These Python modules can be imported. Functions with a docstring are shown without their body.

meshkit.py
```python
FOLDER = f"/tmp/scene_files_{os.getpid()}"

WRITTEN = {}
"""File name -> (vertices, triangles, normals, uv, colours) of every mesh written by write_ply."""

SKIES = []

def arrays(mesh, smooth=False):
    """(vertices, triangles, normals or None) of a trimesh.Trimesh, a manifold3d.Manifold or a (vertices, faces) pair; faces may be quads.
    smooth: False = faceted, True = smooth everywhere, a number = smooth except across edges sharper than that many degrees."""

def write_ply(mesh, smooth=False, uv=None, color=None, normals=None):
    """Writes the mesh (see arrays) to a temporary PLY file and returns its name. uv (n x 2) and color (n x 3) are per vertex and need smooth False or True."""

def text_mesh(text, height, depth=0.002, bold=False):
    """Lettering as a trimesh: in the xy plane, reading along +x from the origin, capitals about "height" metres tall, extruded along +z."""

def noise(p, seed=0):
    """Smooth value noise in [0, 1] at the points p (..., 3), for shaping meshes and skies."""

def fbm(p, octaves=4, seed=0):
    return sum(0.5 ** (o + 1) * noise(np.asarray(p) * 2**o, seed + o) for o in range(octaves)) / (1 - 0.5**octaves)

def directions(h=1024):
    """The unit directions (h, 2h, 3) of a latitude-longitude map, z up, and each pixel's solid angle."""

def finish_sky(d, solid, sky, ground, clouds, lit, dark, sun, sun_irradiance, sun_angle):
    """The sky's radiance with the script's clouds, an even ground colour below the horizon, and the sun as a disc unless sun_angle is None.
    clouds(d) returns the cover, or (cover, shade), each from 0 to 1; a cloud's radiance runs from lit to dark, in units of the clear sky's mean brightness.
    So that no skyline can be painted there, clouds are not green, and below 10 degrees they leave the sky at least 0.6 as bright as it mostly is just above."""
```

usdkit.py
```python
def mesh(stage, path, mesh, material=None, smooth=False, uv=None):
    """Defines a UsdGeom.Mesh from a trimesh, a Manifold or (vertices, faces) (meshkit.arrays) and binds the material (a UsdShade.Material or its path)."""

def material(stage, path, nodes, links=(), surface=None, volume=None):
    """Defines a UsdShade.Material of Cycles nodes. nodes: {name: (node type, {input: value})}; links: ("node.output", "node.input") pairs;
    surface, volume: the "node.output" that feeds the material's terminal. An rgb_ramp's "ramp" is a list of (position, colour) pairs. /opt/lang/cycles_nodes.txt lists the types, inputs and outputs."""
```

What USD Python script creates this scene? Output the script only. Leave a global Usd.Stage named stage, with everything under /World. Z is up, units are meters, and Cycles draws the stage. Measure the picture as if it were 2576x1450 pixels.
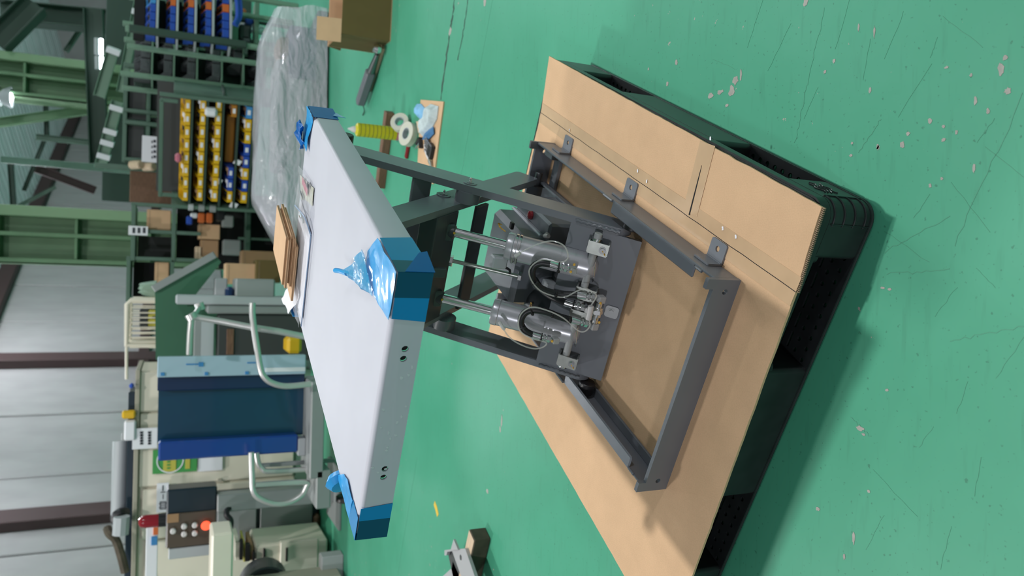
import math, random
import numpy as np, trimesh, usdkit, meshkit, manifold3d
from pxr import Usd, UsdGeom, UsdLux, UsdShade, Gf, Sdf
from shapely.geometry import Polygon, Point, box as sbox
from shapely.ops import unary_union

stage = Usd.Stage.CreateInMemory()
UsdGeom.SetStageUpAxis(stage, 'Z'); UsdGeom.SetStageMetersPerUnit(stage, 1.0)
UsdGeom.Xform.Define(stage, '/World'); UsdGeom.Scope.Define(stage, '/World/Looks')

# ---------------- camera: a phone held upright, the picture lies on its side ----------------
EYE, PITCH, ROLL, FPX = (0.0, 0.0, 1.051), 0.421, 0.0232, 1912.735
_r, _f, _u = np.array([1., 0, 0]), np.array([0, math.cos(PITCH), -math.sin(PITCH)]), np.array([0, math.sin(PITCH), math.cos(PITCH)])
_right = math.cos(ROLL)*_r + math.sin(ROLL)*_u
_down = math.sin(ROLL)*_r - math.cos(ROLL)*_u
cam = UsdGeom.Camera.Define(stage, '/World/camera')
m = Gf.Matrix4d(1.0)
for i, ax in enumerate((_down, _right, -_f)): m.SetRow(i, Gf.Vec4d(*map(float, ax), 0))
m.SetRow(3, Gf.Vec4d(*EYE, 1)); cam.AddTransformOp().Set(m)
cam.CreateHorizontalApertureAttr(36.0); cam.CreateVerticalApertureAttr(36.0*1450/2576)
cam.CreateFocalLengthAttr(FPX/2576*36.0)
cam.CreateFStopAttr(4.8); cam.CreateFocusDistanceAttr(1.42)
cam.CreateExposureAttr(0.0); cam.CreateClippingRangeAttr(Gf.Vec2f(0.05, 200))

# ---------------- light: the hall's high lamps and the daylight that fills it ----------------
dome = UsdLux.DomeLight.Define(stage, '/World/hall_daylight')
dome.CreateIntensityAttr(0.06); dome.CreateColorAttr(Gf.Vec3f(0.97, 1.0, 1.03))
def lamp(name, pos, radius, radiance):
    l = UsdLux.DiskLight.Define(stage, '/World/' + name); l.CreateRadiusAttr(radius); l.CreateIntensityAttr(radiance)
    l.CreateColorAttr(Gf.Vec3f(1.0, 0.985, 0.96)); l.AddTranslateOp().Set(Gf.Vec3d(*pos))
lamp('bay_lamp_light', (0.61, 2.06, 6.0), 0.11, 1660)
lamp('bay_lamp_light_001', (5.5, 6.5, 6.0), 0.3, 120)
lamp('bay_lamp_light_002', (-3.2, 4.4, 5.6), 0.3, 170)
lamp('bay_lamp_light_003', (3.0, 11.5, 6.0), 0.3, 200)
def bulb(name, pos, radius, radiance):
    l = UsdLux.SphereLight.Define(stage, '/World/' + name); l.CreateRadiusAttr(radius); l.CreateIntensityAttr(radiance)
    l.CreateColorAttr(Gf.Vec3f(0.97, 0.985, 1.04)); l.AddTranslateOp().Set(Gf.Vec3d(*pos))
bulb('front_lamp_light', (-4.2, -5.0, 4.6), 0.25, 205)
bulb('front_lamp_light_001', (6.4, -3.6, 4.6), 0.25, 205)
bulb('wall_lamp_light', (-1.6, 10.8, 4.4), 0.2, 85)
bulb('wall_lamp_light_001', (0.1, 14.4, 4.4), 0.2, 100)
bulb('wall_lamp_light_002', (8.0, 11.7, 4.9), 0.2, 330)
bulb('wall_lamp_light_003', (12.0, 15.3, 5.2), 0.2, 420)

# ---------------- helpers ----------------
PI = math.pi
_names, MAT = {}, {}
def numbered(parent, name):
    k = (parent, name); n = _names.get(k, 0); _names[k] = n + 1
    return name if n == 0 else f'{name}_{n:03d}'
def mat(name, nodes, links=(), surface='p.BSDF'):
    MAT[name] = usdkit.material(stage, '/World/Looks/' + name, nodes, links, surface=surface); return MAT[name]
def pm(name, col, rough=.5, metal=0., spec=.5, noise=0., scale=30., bump=0., stretch=(1, 1, 1), coat=0., **kw):
    """plain painted, plastic or metal material with a little tone variation"""
    nodes = {'p': ('principled_bsdf', dict(base_color=col, roughness=rough, metallic=metal, specular_ior_level=spec, coat_weight=coat, **kw))}; links = []
    if noise or bump:
        nodes['c'] = ('texture_coordinate', {}); nodes['m'] = ('mapping', dict(scale=stretch)); nodes['n'] = ('noise_texture', dict(scale=scale, detail=4))
        links += [('c.object', 'm.vector'), ('m.vector', 'n.vector')]
    if noise:
        a = tuple(min(1, v*(1-noise)) for v in col); b = tuple(min(1, v*(1+noise)) for v in col)
        nodes['r'] = ('rgb_ramp', {'ramp': [(.3, a), (.7, b)]}); links += [('n.fac', 'r.fac'), ('r.color', 'p.base_color')]
    if bump:
        nodes['b'] = ('bump', dict(strength=bump, distance=.002)); links += [('n.fac', 'b.height'), ('b.normal', 'p.normal')]
    return mat(name, nodes, links)
def mesh_of(m):
    if isinstance(m, (list, tuple)) and not (len(m) == 2 and hasattr(m[0], 'shape')): m = trimesh.util.concatenate([mesh_of(x) for x in m])
    if hasattr(m, 'to_mesh'):
        q = m.to_mesh(); m = trimesh.Trimesh(q.vert_properties[:, :3], q.tri_verts, process=False)
    return m
def pathof(parent): return '/World' if parent is None else str(parent.GetPath())
def obj(name, mesh, material, parent=None, smooth=32, label=None, shift=None, kind=None):
    pp = pathof(parent); path = pp + '/' + numbered(pp, name); me = mesh_of(mesh)
    if shift is not None: me = me.copy(); me.apply_translation(shift)
    o = usdkit.mesh(stage, path, me, MAT[material], smooth=smooth).GetPrim()
    if label: o.SetCustomDataByKey('label', label)
    if kind: o.SetCustomDataByKey('kind', kind)
    return o
def tag(o, label=None, cat=None, group=None, kind=None):
    for k, v in (('label', label), ('category', cat), ('group', group), ('kind', kind)):
        if v: o.SetCustomDataByKey(k, v)
    return o
def thing(name, label, cat, loc=(0, 0, 0), yaw=0., group=None, kind=None):
    x = UsdGeom.Xform.Define(stage, '/World/' + numbered('/World', name))
    x.AddTranslateOp().Set(Gf.Vec3d(*map(float, loc))); x.AddRotateZOp().Set(math.degrees(yaw))
    return tag(x.GetPrim(), label, cat, group, kind)
def dup(root, name, loc, yaw, label):
    was = root.GetCustomData()
    r = thing(name, label, was['category'], loc, yaw, was.get('group'))
    r.GetReferences().AddInternalReference(root.GetPath()); r.SetInstanceable(True); return r
# shapes
_cb = {}
def box(x0, x1, y0, y1, z0, z1, b=0.):
    if b <= 0: m = trimesh.creation.box([abs(x1-x0), abs(y1-y0), abs(z1-z0)]); m.apply_translation([(x0+x1)/2, (y0+y1)/2, (z0+z1)/2]); return m
    b = min(b, .45*min(abs(x1-x0), abs(y1-y0), abs(z1-z0)))
    c, h = np.array([(x0+x1)/2, (y0+y1)/2, (z0+z1)/2]), np.abs(np.array([x1-x0, y1-y0, z1-z0]))/2
    S = np.array([[sx, sy, sz] for sx in (-1, 1) for sy in (-1, 1) for sz in (-1, 1)], float)
    pts = lambda h, b: np.concatenate([S*(h-b*(1-np.eye(3)[k])) for k in range(3)])
    if 'f' not in _cb:
        q = pts(np.ones(3), .2); hull = trimesh.convex.convex_hull(q)
        idx = [int(np.argmin(np.linalg.norm(q-v, axis=1))) for v in hull.vertices]; _cb['f'] = np.array(idx)[hull.faces]
    return trimesh.Trimesh(pts(h, b)+c, _cb['f'], process=False)
def frame_of(axis):
    a = np.array(axis, float); a /= np.linalg.norm(a); t = np.array([0, 0, 1.]) if abs(a[2]) < .9 else np.array([1., 0, 0])
    u = np.cross(t, a); u /= np.linalg.norm(u); return u, np.cross(a, u), a
def cyl(p0, p1, r, n=20, r1=None, bev=0.):
    p0, p1 = np.array(p0, float), np.array(p1, float); L = np.linalg.norm(p1-p0); r1 = r if r1 is None else r1
    prof = [(0, 0), (r-bev, 0), (r, bev), (r1, L-bev), (r1-bev, L), (0, L)] if bev else [(0, 0), (r, 0), (r1, L), (0, L)]
    return lathe(prof, p0, p1-p0, n)
def lathe(prof, o=(0, 0, 0), axis=(0, 0, 1), n=24):
    u, v, a = frame_of(axis); o = np.array(o, float); th = np.arange(n)*2*PI/n
    V, Fc, rows = [], [], []
    for r, z in prof:
        if r <= 1e-9: rows.append([len(V)]); V.append(o+a*z)
        else:
            rows.append(list(range(len(V), len(V)+n))); V += [o+a*z+r*(math.cos(t)*u+math.sin(t)*v) for t in th]
    for A, B in zip(rows, rows[1:]):
        for i in range(n):
            j = (i+1) % n
            if len(A) == 1 and len(B) == 1: continue
            if len(A) == 1: Fc.append([A[0], B[j], B[i]])
            elif len(B) == 1: Fc.append([A[i], A[j], B[0]])
            else: Fc += [[A[i], A[j], B[j]], [A[i], B[j], B[i]]]
    return trimesh.Trimesh(np.array(V), np.array(Fc), process=False)
def smoothpath(pts, k=6):
    """Catmull-Rom through pts"""
    P = np.array(pts, float); P = np.vstack([2*P[0]-P[1], P, 2*P[-1]-P[-2]]); out = []
    for i in range(1, len(P)-2):
        for t in np.arange(k)/k:
            a, b, c, e = P[i-1], P[i], P[i+1], P[i+2]
            out.append(.5*((2*b)+(c-a)*t+(2*a-5*b+4*c-e)*t*t+(3*b-a-3*c+e)*t**3))
    return np.array(out+[P[-2]])
def tube(pts, r, n=10, k=0):
    P = smoothpath(pts, k) if k else np.array(pts, float); T = np.gradient(P, axis=0); T /= np.linalg.norm(T, axis=1)[:, None]+1e-12
    u = frame_of(T[0])[0]; V = []; th = np.arange(n)*2*PI/n
    for p, t in zip(P, T):
        u = u-(u@t)*t; u /= np.linalg.norm(u); v = np.cross(t, u)
        V += [p+r*(math.cos(a)*u+math.sin(a)*v) for a in th]
    Fc = []
    for i in range(len(P)-1):
        for j in range(n):
            a, b = i*n+j, i*n+(j+1) % n; Fc += [[a, b, b+n], [a, b+n, a+n]]
    V += [P[0], P[-1]]; s, e = len(V)-2, len(V)-1
    for j in range(n): Fc += [[s, (j+1) % n, j], [e, (len(P)-1)*n+j, (len(P)-1)*n+(j+1) % n]]
    return trimesh.Trimesh(np.array(V), np.array(Fc), process=False)
def ext(poly, h, o=(0, 0, 0), ex=(1, 0, 0), ey=(0, 1, 0), ez=None):
    """extrudes a 2D polygon (shapely or points) by h along ez, placed in the frame o, ex, ey"""
    poly = poly if hasattr(poly, 'exterior') else Polygon(poly)
    m = trimesh.creation.extrude_polygon(poly, h, engine='earcut'); ex, ey = np.array(ex, float), np.array(ey, float)
    ez = np.cross(ex, ey) if ez is None else np.array(ez, float); v = m.vertices
    m = trimesh.Trimesh(np.array(o, float)+v[:, :1]*ex+v[:, 1:2]*ey+v[:, 2:]*ez, m.faces, process=False)
    if np.linalg.det(np.array([ex, ey, ez])) < 0: m.invert()
    return m
def rrect(w, h, r, cx=0, cy=0): return sbox(cx-w/2+r, cy-h/2+r, cx+w/2-r, cy+h/2-r).buffer(r, quad_segs=5)
def disc(x, y, r, n=5): return Point(x, y).buffer(r, quad_segs=n)
def MF(m): return manifold3d.Manifold(manifold3d.Mesh(np.array(m.vertices, np.float32), np.array(m.faces, np.uint32)))
def weld(m): m = m.copy(); m.merge_vertices(); return m
def sub(a, *bs):
    A = MF(weld(a))
    for b in bs: A = A-MF(weld(b))
    return mesh_of(A)
def fold(w, h, seed, amp, nx=12, ny=12):
    """a crumpled sheet on [0,w]x[0,h], z by noise"""
    xs, ys = np.meshgrid(np.linspace(0, w, nx), np.linspace(0, h, ny), indexing='ij')
    z = amp*meshkit.fbm(np.stack([xs/w*4+seed, ys/h*4, 0*xs], -1), 3, seed); V = np.stack([xs, ys, z], -1).reshape(-1, 3)
    i = np.arange(nx*ny).reshape(nx, ny); q = np.stack([i[:-1, :-1], i[1:, :-1], i[1:, 1:], i[:-1, 1:]], -1).reshape(-1, 4)
    return trimesh.Trimesh(V, np.vstack([q[:, [0, 1, 2]], q[:, [0, 2, 3]]]), process=False)
def rotz(m, a, o=(0, 0, 0)): m = m.copy(); m.apply_transform(trimesh.transformations.rotation_matrix(a, [0, 0, 1], o)); return m
def mv(m, *t): m = m.copy(); m.apply_translation(t); return m
def text_on(txt, h, o, ex, ey, depth=.0006, bold=True):
    t = meshkit.text_mesh(txt, h, depth, bold); v = t.vertices; ex, ey = np.array(ex, float), np.array(ey, float)
    return trimesh.Trimesh(np.array(o, float)+v[:, :1]*ex+v[:, 1:2]*ey+v[:, 2:]*np.cross(ex, ey), t.faces, process=False)
rng = random.Random(7)

# ---------------- materials ----------------
def floor_material():
    N = {'g': ('geometry', {}), 'big': ('noise_texture', dict(scale=1.1, detail=5, roughness=.6)),
         'base': ('rgb_ramp', {'ramp': [(.3, (.052, .305, .182)), (.5, (.064, .342, .210)), (.72, (.088, .364, .238))]}),
         'mp': ('mapping', dict(scale=(9, 60, 1), rotation=(0, 0, .55))), 'str': ('noise_texture', dict(scale=1.0, detail=3)),
         'sr': ('rgb_ramp', {'ramp': [(.0, (.6, .6, .6)), (.3, (.86, .86, .86)), (.42, (1, 1, 1)), (1, (1, 1, 1))]}), 'mul': ('mix_color', dict(blend_type='multiply', fac=.55)),
         'sp': ('noise_texture', dict(scale=120, detail=3)), 'spr': ('rgb_ramp', {'ramp': [(.0, (.35, .35, .35)), (.29, (.45, .45, .45)), (.34, (1, 1, 1)), (1, (1, 1, 1))]}),
         'mul2': ('mix_color', dict(blend_type='multiply', fac=.6)),
         'wn': ('noise_texture', dict(scale=.8, detail=2)), 'ch': ('noise_texture', dict(scale=34, detail=5, roughness=.6)), 'add': ('math', dict(math_type='multiply_add', value2=.42)),
         'cr': ('rgb_ramp', {'ramp': [(0, (0, 0, 0)), (.915, (0, 0, 0)), (.925, (1, 1, 1)), (1, (1, 1, 1))]}),
         'fin': ('mix_color', dict(b=(.36, .35, .31))), 'p': ('principled_bsdf', dict(roughness=.46, specular_ior_level=.35)),
         'bp': ('bump', dict(strength=.12, distance=.004))}
    Lk = [('g.position', 'big.vector'), ('big.fac', 'base.fac'), ('g.position', 'mp.vector'), ('mp.vector', 'str.vector'), ('str.fac', 'sr.fac'), ('base.color', 'mul.a'), ('sr.color', 'mul.b'),
          ('g.position', 'sp.vector'), ('sp.fac', 'spr.fac'), ('mul.result', 'mul2.a'), ('spr.color', 'mul2.b'),
          ('g.position', 'wn.vector'), ('g.position', 'ch.vector'), ('wn.fac', 'add.value1'), ('ch.fac', 'add.value3'), ('add.value', 'cr.fac'), ('mul2.result', 'fin.a'), ('cr.color', 'fin.fac'),
          ('fin.result', 'p.base_color'), ('big.fac', 'bp.height'), ('bp.normal', 'p.normal')]
    mat('floor_paint', N, Lk)
floor_material()
def card_material(name, col):
    mat(name, {'c': ('texture_coordinate', {}), 'm': ('mapping', dict(scale=(1, 1, 1))), 'w': ('wave_texture', dict(scale=70, distortion=.4, detail=1)), 'n': ('noise_texture', dict(scale=14, detail=5)),
               'n2': ('noise_texture', dict(scale=400, detail=2)),
               'r': ('rgb_ramp', {'ramp': [(.25, tuple(v*.94 for v in col)), (.75, tuple(v*1.04 for v in col))]}), 'r2': ('rgb_ramp', {'ramp': [(.3, (.9, .9, .9)), (.6, (1, 1, 1))]}), 'x': ('mix_color', dict(blend_type='multiply', fac=.6)),
               'p': ('principled_bsdf', dict(roughness=.75, specular_ior_level=.25)), 'b': ('bump', dict(strength=.05, distance=.001))},
        [('c.object', 'm.vector'), ('m.vector', 'w.vector'), ('m.vector', 'n.vector'), ('m.vector', 'n2.vector'), ('n.fac', 'r.fac'), ('n2.fac', 'r2.fac'), ('r.color', 'x.a'), ('r2.color', 'x.b'), ('x.result', 'p.base_color'), ('w.fac', 'b.height'), ('b.normal', 'p.normal')])
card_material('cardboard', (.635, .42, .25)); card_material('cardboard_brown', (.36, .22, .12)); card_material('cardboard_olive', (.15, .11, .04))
pm('cardboard_edge', (.30, .21, .14), .9, noise=.35, scale=300)
pm('packing_tape', (.56, .385, .235), .22, coat=.3, noise=.07, scale=14)
pm('lift_paint', (.165, .18, .205), .34, spec=.5, noise=.05, scale=8)
pm('cylinder_paint', (.50, .50, .54), .3, .35, coat=.4, noise=.04, scale=9)
pm('lift_paint_dark', (.05, .056, .065), .4)
pm('table_white', (.525, .54, .60), .5, spec=.12, noise=.025, scale=6)
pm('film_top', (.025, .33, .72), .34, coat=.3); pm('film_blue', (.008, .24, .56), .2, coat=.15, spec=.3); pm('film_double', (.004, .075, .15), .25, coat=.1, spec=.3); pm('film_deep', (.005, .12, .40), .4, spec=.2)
mat('film_thin', {'p': ('principled_bsdf', dict(base_color=(.05, .40, .72), roughness=.22, alpha=.6, coat_weight=.6)), 'c': ('texture_coordinate', {}), 'n': ('noise_texture', dict(scale=45, detail=2)), 'b': ('bump', dict(strength=.5, distance=.01))},
    [('c.object', 'n.vector'), ('n.fac', 'b.height'), ('b.normal', 'p.normal')])
pm('pallet_black', (.017, .020, .0215), .36, noise=.25, scale=25, bump=.06)
pm('chrome', (.88, .89, .91), .13, 1.); pm('zinc', (.50, .52, .49), .38, 1., noise=.1, scale=40); pm('zinc_bright', (.75, .76, .77), .2, 1.); pm('steel_dark', (.25, .25, .26), .35, 1.)
pm('rubber', (.012, .012, .015), .42); pm('black_void', (.006, .006, .007), .8); pm('white_plastic', (.66, .64, .64), .35)
mat('clear_tube', {'p': ('principled_bsdf', dict(base_color=(.75, .75, .72), roughness=.1, alpha=.42, coat_weight=.5))})
mat('clear_film', {'p': ('principled_bsdf', dict(base_color=(.66, .66, .73), roughness=.16, alpha=.55, coat_weight=.4)), 'c': ('texture_coordinate', {}), 'm': ('mapping', dict(scale=(1.0, 3.0, 3.0), rotation=(.3, .2, .35))), 'n': ('noise_texture', dict(scale=2.6, detail=5, roughness=.5, distortion=1.6)), 'b': ('bump', dict(strength=.6, distance=.09))},
    [('c.object', 'm.vector'), ('m.vector', 'n.vector'), ('n.fac', 'b.height'), ('b.normal', 'p.normal')])
mat('poly_bag', {'p': ('principled_bsdf', dict(base_color=(.85, .87, .93), roughness=.2, alpha=.16, coat_weight=.5)), 'c': ('texture_coordinate', {}), 'n': ('noise_texture', dict(scale=30, detail=3)), 'b': ('bump', dict(strength=.5, distance=.01))},
    [('c.object', 'n.vector'), ('n.fac', 'b.height'), ('b.normal', 'p.normal')])
pm('red_gloss', (.30, .008, .02), .12, coat=.6); pm('yellow_marker', (.75, .42, .04), .5); pm('paper_white', (.78, .79, .84), .7); pm('ink', (.03, .035, .05), .7)
pm('rack_green', (.085, .155, .115), .45, noise=.08, scale=6); pm('rack_green_light', (.17, .29, .21), .45); pm('column_green', (.14, .26, .14), .5, noise=.1, scale=3); pm('column_green_light', (.24, .38, .22), .5); pm('dark_green', (.03, .06, .045), .6)
pm('bin_grey', (.085, .095, .10), .4, noise=.15, scale=10); pm('bin_yellow', (.72, .43, .01), .4); pm('bin_blue', (.02, .075, .42), .4); pm('bin_skyblue', (.06, .28, .62), .4); pm('bin_orange', (.62, .14, .03), .4); pm('bin_amber', (.42, .17, .01), .45)
pm('panel_grey', (.36, .355, .355), .7, noise=.07, scale=1.5, stretch=(1, 3, 1)); pm('steel_brown', (.055, .03, .03), .6); pm('roof_sheet', (.75, .75, .80), .35, noise=.08, scale=2); pm('rack_panel', (.045, .05, .05), .6)
pm('machine_green', (.035, .125, .07), .45, noise=.06, scale=3); pm('grey_paint', (.26, .28, .28), .45, noise=.05, scale=4); pm('grey_light', (.42, .45, .47), .4); pm('cream_paint', (.76, .71, .59), .42, noise=.03, scale=3); pm('cream_dark', (.36, .34, .27), .5)
pm('stainless', (.62, .61, .60), .32, .65, noise=.06, scale=8); pm('panel_blue', (.004, .045, .095), .28, coat=.4, noise=.05, scale=4); pm('panel_blue_edge', (.006, .05, .27), .25, coat=.5); pm('panel_navy', (.006, .022, .075), .3, coat=.4); pm('panel_pale', (.37, .50, .60), .3, coat=.3)
pm('seam_blue', (.20, .29, .42), .4); pm('arrow_blue', (.04, .22, .50), .5); pm('poster_green', (.05, .30, .07), .5); pm('poster_yellow', (.50, .46, .07), .5); pm('control_dark', (.012, .024, .038), .3); pm('control_brown', (.085, .062, .045), .35); pm('beacon_red', (.25, .006, .015), .15, coat=.6)
mat('lamp_red', {'p': ('principled_bsdf', dict(base_color=(.7, .05, .02), emission_color=(1, .12, .05), emission_strength=1.3))}); mat('lamp_glow', {'p': ('principled_bsdf', dict(base_color=(1, 1, 1), emission_color=(.9, .96, 1), emission_strength=14.))})
pm('wood_brown', (.16, .085, .05), .7, noise=.3, scale=20, stretch=(1, 12, 12)); pm('wood_pale', (.60, .46, .32), .7, noise=.1, scale=15, stretch=(1, 10, 10)); pm('wood_dark', (.075, .06, .04), .75, noise=.3, scale=20)
pm('can_yellow', (.56, .50, .01), .35); pm('can_pink', (.55, .16, .22), .4); pm('concrete_chip', (.36, .355, .32), .8, noise=.12, scale=60); pm('crack_dark', (.03, .075, .055), .8, noise=.3, scale=30); pm('scratch_green', (.058, .285, .178), .5); pm('glue_mark', (.60, .62, .66), .5); pm('joint_green', (.06, .25, .16), .6); pm('scrap_yellow', (.75, .50, .05), .5)
pm('cloth_blue', (.22, .50, .78), .7); pm('cloth_pale', (.52, .62, .64), .8, noise=.1, scale=40); pm('cloth_navy', (.05, .18, .38), .7); pm('tool_grey', (.13, .14, .16), .4); pm('ivory', (.55, .56, .47), .5); pm('bag_green', (.28, .42, .33), .5); pm('grey_cast', (.40, .41, .42), .5); pm('tote_blue', (.008, .028, .10), .3)

# ---------------- the hall ----------------
GRID = -0.4592                      # the building's own direction
EX, EY = np.array([math.cos(GRID), math.sin(GRID), 0]), np.array([-math.sin(GRID), math.cos(GRID), 0])
def bld(a, b, z=0.): return EX*a+EY*b+np.array([0, 0, z])
floor = tag(obj('floor', box(-45, 45, -12, 60, -.2, 0), 'floor_paint', smooth=False), 'green painted concrete floor with chips, scuffs and cracks', 'floor', None, 'structure')
def blob(cx, cy, rx, ry, ang, seed, n=14):
    r = random.Random(seed); pts = []
    for i in range(n):
        t = 2*PI*i/n; k = r.uniform(.65, 1.2); x, y = rx*k*math.cos(t), ry*k*math.sin(t)
        pts.append((cx+x*math.cos(ang)-y*math.sin(ang), cy+x*math.sin(ang)+y*math.cos(ang)))
    return Polygon(pts).buffer(0)
CHIPS = ((0.424,1.324,0.006,0.0095),(0.425,1.292,0.005,0.0105),(0.419,1.256,0.011,0.01),(0.438,1.246,0.01,0.0085),(0.448,1.229,0.013,0.0035),(0.529,1.449,0.007,0.0045),(0.487,1.483,0.0055,0.005),(0.542,1.562,0.004,0.0035),(0.392,1.27,0.0035,0.006),(0.397,1.009,0.0035,0.0035),(0.537,1.058,0.008,0.006),(0.241,0.848,0.0055,0.0045),(0.27,0.801,0.0045,0.004),(0.257,0.778,0.003,0.003),(0.322,0.693,0.01,0.0045),(0.289,0.683,0.0045,0.005),(0.188,0.729,0.0075,0.0025),(0.285,0.729,0.007,0.0025),(0.342,0.912,0.0055,0.003),(0.336,0.687,0.004,0.004),(0.257,0.838,0.003,0.0035),(0.245,0.757,0.0035,0.0025),(0.324,0.737,0.0025,0.0025),(0.266,0.71,0.0045,0.003),(0.239,0.948,0.0025,0.0035),(0.245,0.894,0.005,0.0025),(0.237,0.778,0.003,0.0035),(0.179,0.779,0.0025,0.0025),(0.171,0.798,0.004,0.003),(0.411,0.989,0.004,0.0035),(-0.22,0.917,0.0045,0.008),(-0.229,0.909,0.0025,0.004),(-0.404,0.924,0.013,0.0025),(-0.378,1.002,0.0035,0.0045),(-0.443,0.942,0.0055,0.0025),(-0.32,0.896,0.0025,0.003),(0.014,0.878,0.002,0.004),(0.012,0.865,0.0025,0.0035),(-0.15,0.866,0.0025,0.0035),(0.26,0.946,0.003,0.0025),(0.244,0.893,0.0035,0.003),(1.075,2.657,0.0215,0.012),(1.079,3.045,0.019,0.0205),(-0.461,2.408,0.0245,0.0065),(-0.493,2.42,0.0135,0.0065),(0.345,0.776,0.001,0.0045),(0.437,0.906,0.0095,0.0015),(0.454,0.938,0.008,0.0015),(-0.732,2.522,0.0085,0.011))
CHIPS = [c for row in [CHIPS] for c in row]
for i, (x, y, rx, ry) in enumerate(CHIPS):
    obj('paint_chip', ext(blob(x, y, max(rx, .002), max(ry, .002), 0, i), .0006), 'concrete_chip', floor, smooth=False)
def strip(pts, widths):
    P = np.array(pts, float)[:, :2]; T = np.gradient(P, axis=0); T /= np.linalg.norm(T, axis=1)[:, None]; Nn = np.stack([-T[:, 1], T[:, 0]], 1); w = np.array(widths)[:, None]/2
    return Polygon(np.vstack([P+Nn*w, (P-Nn*w)[::-1]])).buffer(0)
def jag(a, b, n, amp, seed):
    r = random.Random(seed); a, b = np.array(a[:2]), np.array(b[:2]); t = (b-a)/np.linalg.norm(b-a); nn = np.array([-t[1], t[0]])
    return [a+(b-a)*i/n+nn*r.uniform(-amp, amp) for i in range(n+1)]
CRACKS = (((1.243,2.997,0.0),(1.15,3.015,0.0),(1.077,3.05,0.0),(0.955,3.097,0.0),(0.813,3.15,0.0)),((1.185,2.831,0.0),(1.099,2.857,0.0),(1.021,2.888,0.0),(0.931,2.942,0.0)))
for k, c in enumerate(CRACKS):
    P = smoothpath(c, 8); r = random.Random(k); P[:, 0] += [r.uniform(-.004, .004) for _ in P]; P[:, 1] += [r.uniform(-.006, .006) for _ in P]
    obj('crack', ext(strip(P, [r.uniform(.004, .022 if k == 0 else .013) for _ in P]), .0005), 'crack_dark', floor, smooth=False)
for a, b in (((1.08,2.572,0.0),(0.168,3.006,0.0)),((0.512,1.012,0.0),(0.383,1.051,0.0)),((0.383,1.051,0.0),(0.282,1.077,0.0)),((0.281,0.661,0.0),(0.077,0.757,0.0)),((-0.064,0.76,0.0),(-0.036,0.654,0.0)),((0.036,0.872,0.0),(0.042,0.763,0.0)),((0.072,0.877,0.0),(0.121,0.764,0.0)),((-0.205,0.936,0.0),(-0.231,0.895,0.0)),((0.241,0.932,0.0),(0.29,0.89,0.0)),((-1.439,3.652,0.0),(-0.789,3.37,0.0))):
    P = jag(a, b, 14, .0025, int(abs(a[0])*1000)); obj('hairline_crack', ext(strip(P, [.0011]*len(P)), .0004), 'scratch_green' if np.hypot(*(a[:2])) < 1.6 else 'joint_green', floor, smooth=False)
sd = np.array((-0.204,0.096,0.0))[:2]; sd /= np.linalg.norm(sd); sr = random.Random(5)
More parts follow.
